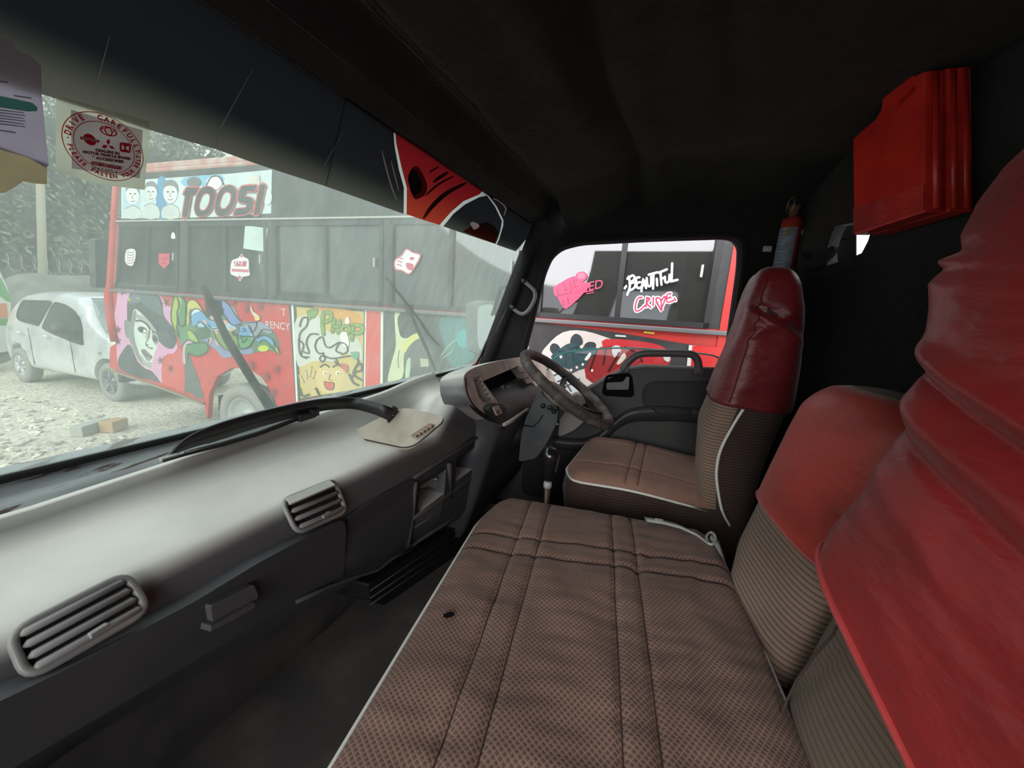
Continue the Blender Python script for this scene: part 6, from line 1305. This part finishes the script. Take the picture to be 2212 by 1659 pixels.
def sglass(q, name='side_window'):
    pts = roundpoly([V((a, z, 0)) for a, z in q], .05, 4); ps = [side_pt(p.x, p.y) for p in pts]; b = B(); b.prism(ps, uy * .01, m_cgl); o = build(b, name, None, car)
    b = B(); b.tube(ps, .008, 6, True); build(b, 'window_trim', m_rub, o); return o
def cwin(px):
    o_ = []
    for x, y in px:
        p = PP(x / 5.53, 590 + y / 5.53, crr + uy * .13, uy); o_.append(((p - crr).dot(ux), p.z - G))
    return o_
sglass(cwin([(245, 325), (580, 332), (548, 628), (500, 612), (330, 570), (268, 528), (238, 440)])); sglass(cwin([(612, 400), (632, 345), (740, 372), (860, 440), (960, 540), (1050, 680), (1122, 852), (1000, 815), (725, 700), (605, 652)]))
def top_pt(a, d, lift=.012):
    zr_ = lerp_tab(roof, a); return CL(a, d, zr_ + lift)
b = B(); wsr = [(1.66, .30), (1.66, Wc - .30), (wbl - .20, Wc - .16), (wbl - .20, .16)]
rows = [[top_pt(a, .30 - .14 * t_ + (Wc - 2 * (.30 - .14 * t_)) * k / 8, .022) for k in range(9)] for t_, a in [(t / 8, 1.64 + (wbl - .20 - 1.64) * t / 8) for t in range(9)]]
b.grid(rows); build(b, 'windscreen', M('pale_car_glass', (.16, .20, .20), .1, .6), car, solid=.006)
b = B()
for a in (.50, 1.62): 
    zs_ = (.35, .6, .95); b.tube([CL(a, lerp_tab(plan, a) + .004, z) for z in zs_], .004, 5)
build(b, 'door_gap', m_rub, car)
for a in (.25, 1.02):
    b = B(); b.tube([CL(a - .08, -.02, .86), CL(a, -.035, .87), CL(a + .08, -.02, .86)], .014, 8); build(b, 'door_handle', m_sil, car)
b = B(); b.lathe([(.02, -.11), (.08, -.07), (.095, 0), (.08, .05), (.03, .09)], CL(wbl - .72, -.13, 1.02), ux, 16); b.tube([CL(wbl - .70, -.05, .99), CL(wbl - .66, .06, .97)], .02, 6); build(b, 'wing_mirror', m_blk, car)
b = B(); b.box(CL(wbl - .12, -.004, .72), (.03, .03, .03)); build(b, 'side_repeater', m_grey, car)
for d in (.20, Wc - .20):
    b = B(); b.lathe([(.11, 0), (.10, .03), (.04, .05)], CL(Lf - .16, d, .66), ux, 16); build(b, 'headlight', M('headlight_lens', (.6, .62, .62), .1), car)
# ---- other vehicles at the left edge
van = thing('minibus', 'green and white minibus with an orange badge cut off by the left edge', 'minibus', PZ(-30, 800, G) + V((-.3, .5, 0)))
vy = 10.6
vq = [PY(x, y, vy) for x, y in ((-120, 560), (-5, 575), (18, 625), (24, 655), (22, 760), (-120, 770))]
b = B(); b.prism(roundpoly(vq, .08), (0, 2.4, 0)); build(b, 'body', M('van_white', (.62, .62, .58), .5), van, bevel=.03)
b = B(); b.prism([PY(x, y, vy - .01) for x, y in ((-120, 595), (2, 600), (22, 640), (24, 652), (14, 650), (-4, 635), (-120, 635))], (0, .02, 0), M('van_green', (.06, .28, .04), .5)); b.prism([PY(x, y, vy - .01) for x, y in ((-120, 690), (22, 688), (22, 702), (-120, 705))], (0, .02, 0), M('van_green')); build(b, 'green_band', None, van)
b = B(); b.prism([PY(x, y, vy - .012) for x, y in ((-60, 658), (14, 655), (18, 686), (-60, 686))], (0, .01, 0), M('van_orange', (.6, .16, .04), .5)); build(b, 'orange_panel', None, van)
b = B(); b.prism([PY(x, y, vy - .012) for x, y in ((-120, 600), (-10, 603), (2, 622), (-120, 622))], (0, .01, 0), m_cgl); build(b, 'window', None, van)
wheel(PY(-20, 752, vy + .3) , V((0, -1, 0)), .3, .18, van, hub=(.2, .2, .2), dust=(.06, .06, .06))
tp_ = thing('covered_car', 'parked vehicle under a grey dust cover beyond the silver hatchback', 'car', PZ(140, 700, G) * 1.0)
yy = 13.4; b = B(); prof_ = [PY(x, y, yy) for x, y in ((28, 720), (34, 640), (55, 602), (90, 592), (160, 596), (230, 597), (300, 605), (330, 660), (330, 740))]
rows = []
for k in range(9):
    t = k / 8; sc_ = math.sin(math.pi * (t * .9 + .05)) ** .35; rows.append([V((p.x, yy - .2 + 1.5 * t, G + (p.z - G) * sc_ + .02 * noise.noise(V((p.x * 3, t * 6, 1))))) for p in cr(prof_, 5, False)])
b.grid(rows); build(b, 'dust_cover', M('grey_tarp', (.20, .20, .17), .9, bump=(6, .8, .05), vary=(3, (.14, .145, .13), .4, .6)), tp_)
tp_.location = (rows[0][20].x, yy + .7, G); 
for ch in tp_.children: ch.location = V(WL[tp_.name]) - V(tp_.location)
# ---- boundary: low dark wall with coiled wire, ivy behind, post and trees
YH = 16.5
b = B(); b.box((4, YH - .5, G + .95), (26, .25, 1.9)); struct(build(b, 'wall_boundary', M('mossy_block_wall', (.09, .10, .085), .95, vary=(4, (.14, .14, .12), .4, .6), bump=(10, .6, .02))), 'dark mossy boundary wall behind the car')
b = B(); pth = []
for k in range(900):
    x = -3 + 15 * k / 900; t = k * .42; pth.append(V((x, YH - .62 + .16 * math.sin(t), G + 2.12 + .24 * math.cos(t))))
b.tube(pth, .008, 4); tag(build(b, 'razor_wire', M('galvanised_wire', (.42, .42, .38), .5, .5, .5)), 'coil of razor wire along the top of the boundary wall', 'wire')
YP_ = YH - 1.1; pq = PY(92, 590, YP_); pt = PY(98, 395, YP_)
b = B(); b.tube([V((pq.x, YP_, G)), V((pq.x, YP_, pq.z)), V((pt.x, YP_, pt.z + .9))], [.10, .09, .08], 10); tag(build(b, 'wooden_post', M('pale_post', (.36, .33, .24), .9)), 'pale wooden pole standing against the ivy hedge', 'pole')
def leaves(b, n, fn, size, mats, rnd):
    for k in range(n):
        c, nr = fn(); s_ = size * rnd.uniform(.6, 1.4); a_ = V((rnd.gauss(0, 1), rnd.gauss(0, 1), rnd.gauss(0, 1))).normalized(); u = (nr * .8 + a_).cross(V((rnd.random(), rnd.random(), .3))).normalized(); v_ = u.cross(nr + a_ * .6).normalized()
        b.add([c - u * s_, c - v_ * s_ * .5, c + u * s_, c + v_ * s_ * .5], [(0, 1, 2, 3)], rnd.choice(mats), False)
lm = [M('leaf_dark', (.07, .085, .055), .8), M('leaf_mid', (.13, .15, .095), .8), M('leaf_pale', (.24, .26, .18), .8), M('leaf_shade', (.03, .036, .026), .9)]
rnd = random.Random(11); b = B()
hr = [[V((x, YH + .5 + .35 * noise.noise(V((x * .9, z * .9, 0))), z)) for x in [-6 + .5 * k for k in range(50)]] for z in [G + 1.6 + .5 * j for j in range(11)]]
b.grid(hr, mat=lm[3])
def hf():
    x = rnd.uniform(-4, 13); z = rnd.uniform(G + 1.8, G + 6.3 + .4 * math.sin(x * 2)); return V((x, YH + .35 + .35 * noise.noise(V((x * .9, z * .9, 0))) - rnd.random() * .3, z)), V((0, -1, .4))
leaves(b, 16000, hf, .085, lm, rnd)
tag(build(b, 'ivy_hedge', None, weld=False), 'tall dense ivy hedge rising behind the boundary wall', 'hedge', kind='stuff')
def tree(label, x, y, zc, r, n, trunk=True):
    t = thing('tree', label, 'tree', (x, y, G)); rnd2 = random.Random(int(x * 10)); b = B()
    def ff():
        d = V((rnd2.gauss(0, 1), rnd2.gauss(0, 1), rnd2.gauss(0, 1))).normalized(); q = rnd2.uniform(.55, 1.05) * (1 + .25 * noise.noise(d * 2.5 + V((x, 0, 0)))); return V((x + d.x * r * q, y + d.y * r * q, zc + d.z * r * .8 * q)), d
    leaves(b, n, ff, .10 * y / 20, lm[:3], rnd2); build(b, 'foliage', None, t, weld=False)
    b = B(); b.tube([V((x, y, G)), V((x + .1, y, zc - r * .3)), V((x, y, zc + r * .3))], [.2, .14, .05], 8)
    for k in range(5): a_ = k * 1.26; b.tube([V((x, y, zc - r * .4)), V((x + r * .6 * math.cos(a_), y + r * .6 * math.sin(a_), zc + r * .3))], [.07, .02], 6)
    build(b, 'trunk', M('bark', (.10, .085, .07), .9), t)
for px_, py_, Y, r, lab in ((410, 345, 19.2, 1.7, 'leafy tree rising above the bus roof at its front'), (300, 310, 25.5, 2.3, 'larger leafy tree behind the sticker on the windscreen'), (40, 260, 32, 3.6, 'broad tree above the hedge at the left edge')):
    p = PY(px_, py_, Y); tree(lab, p.x, p.y, p.z, r, 2600)
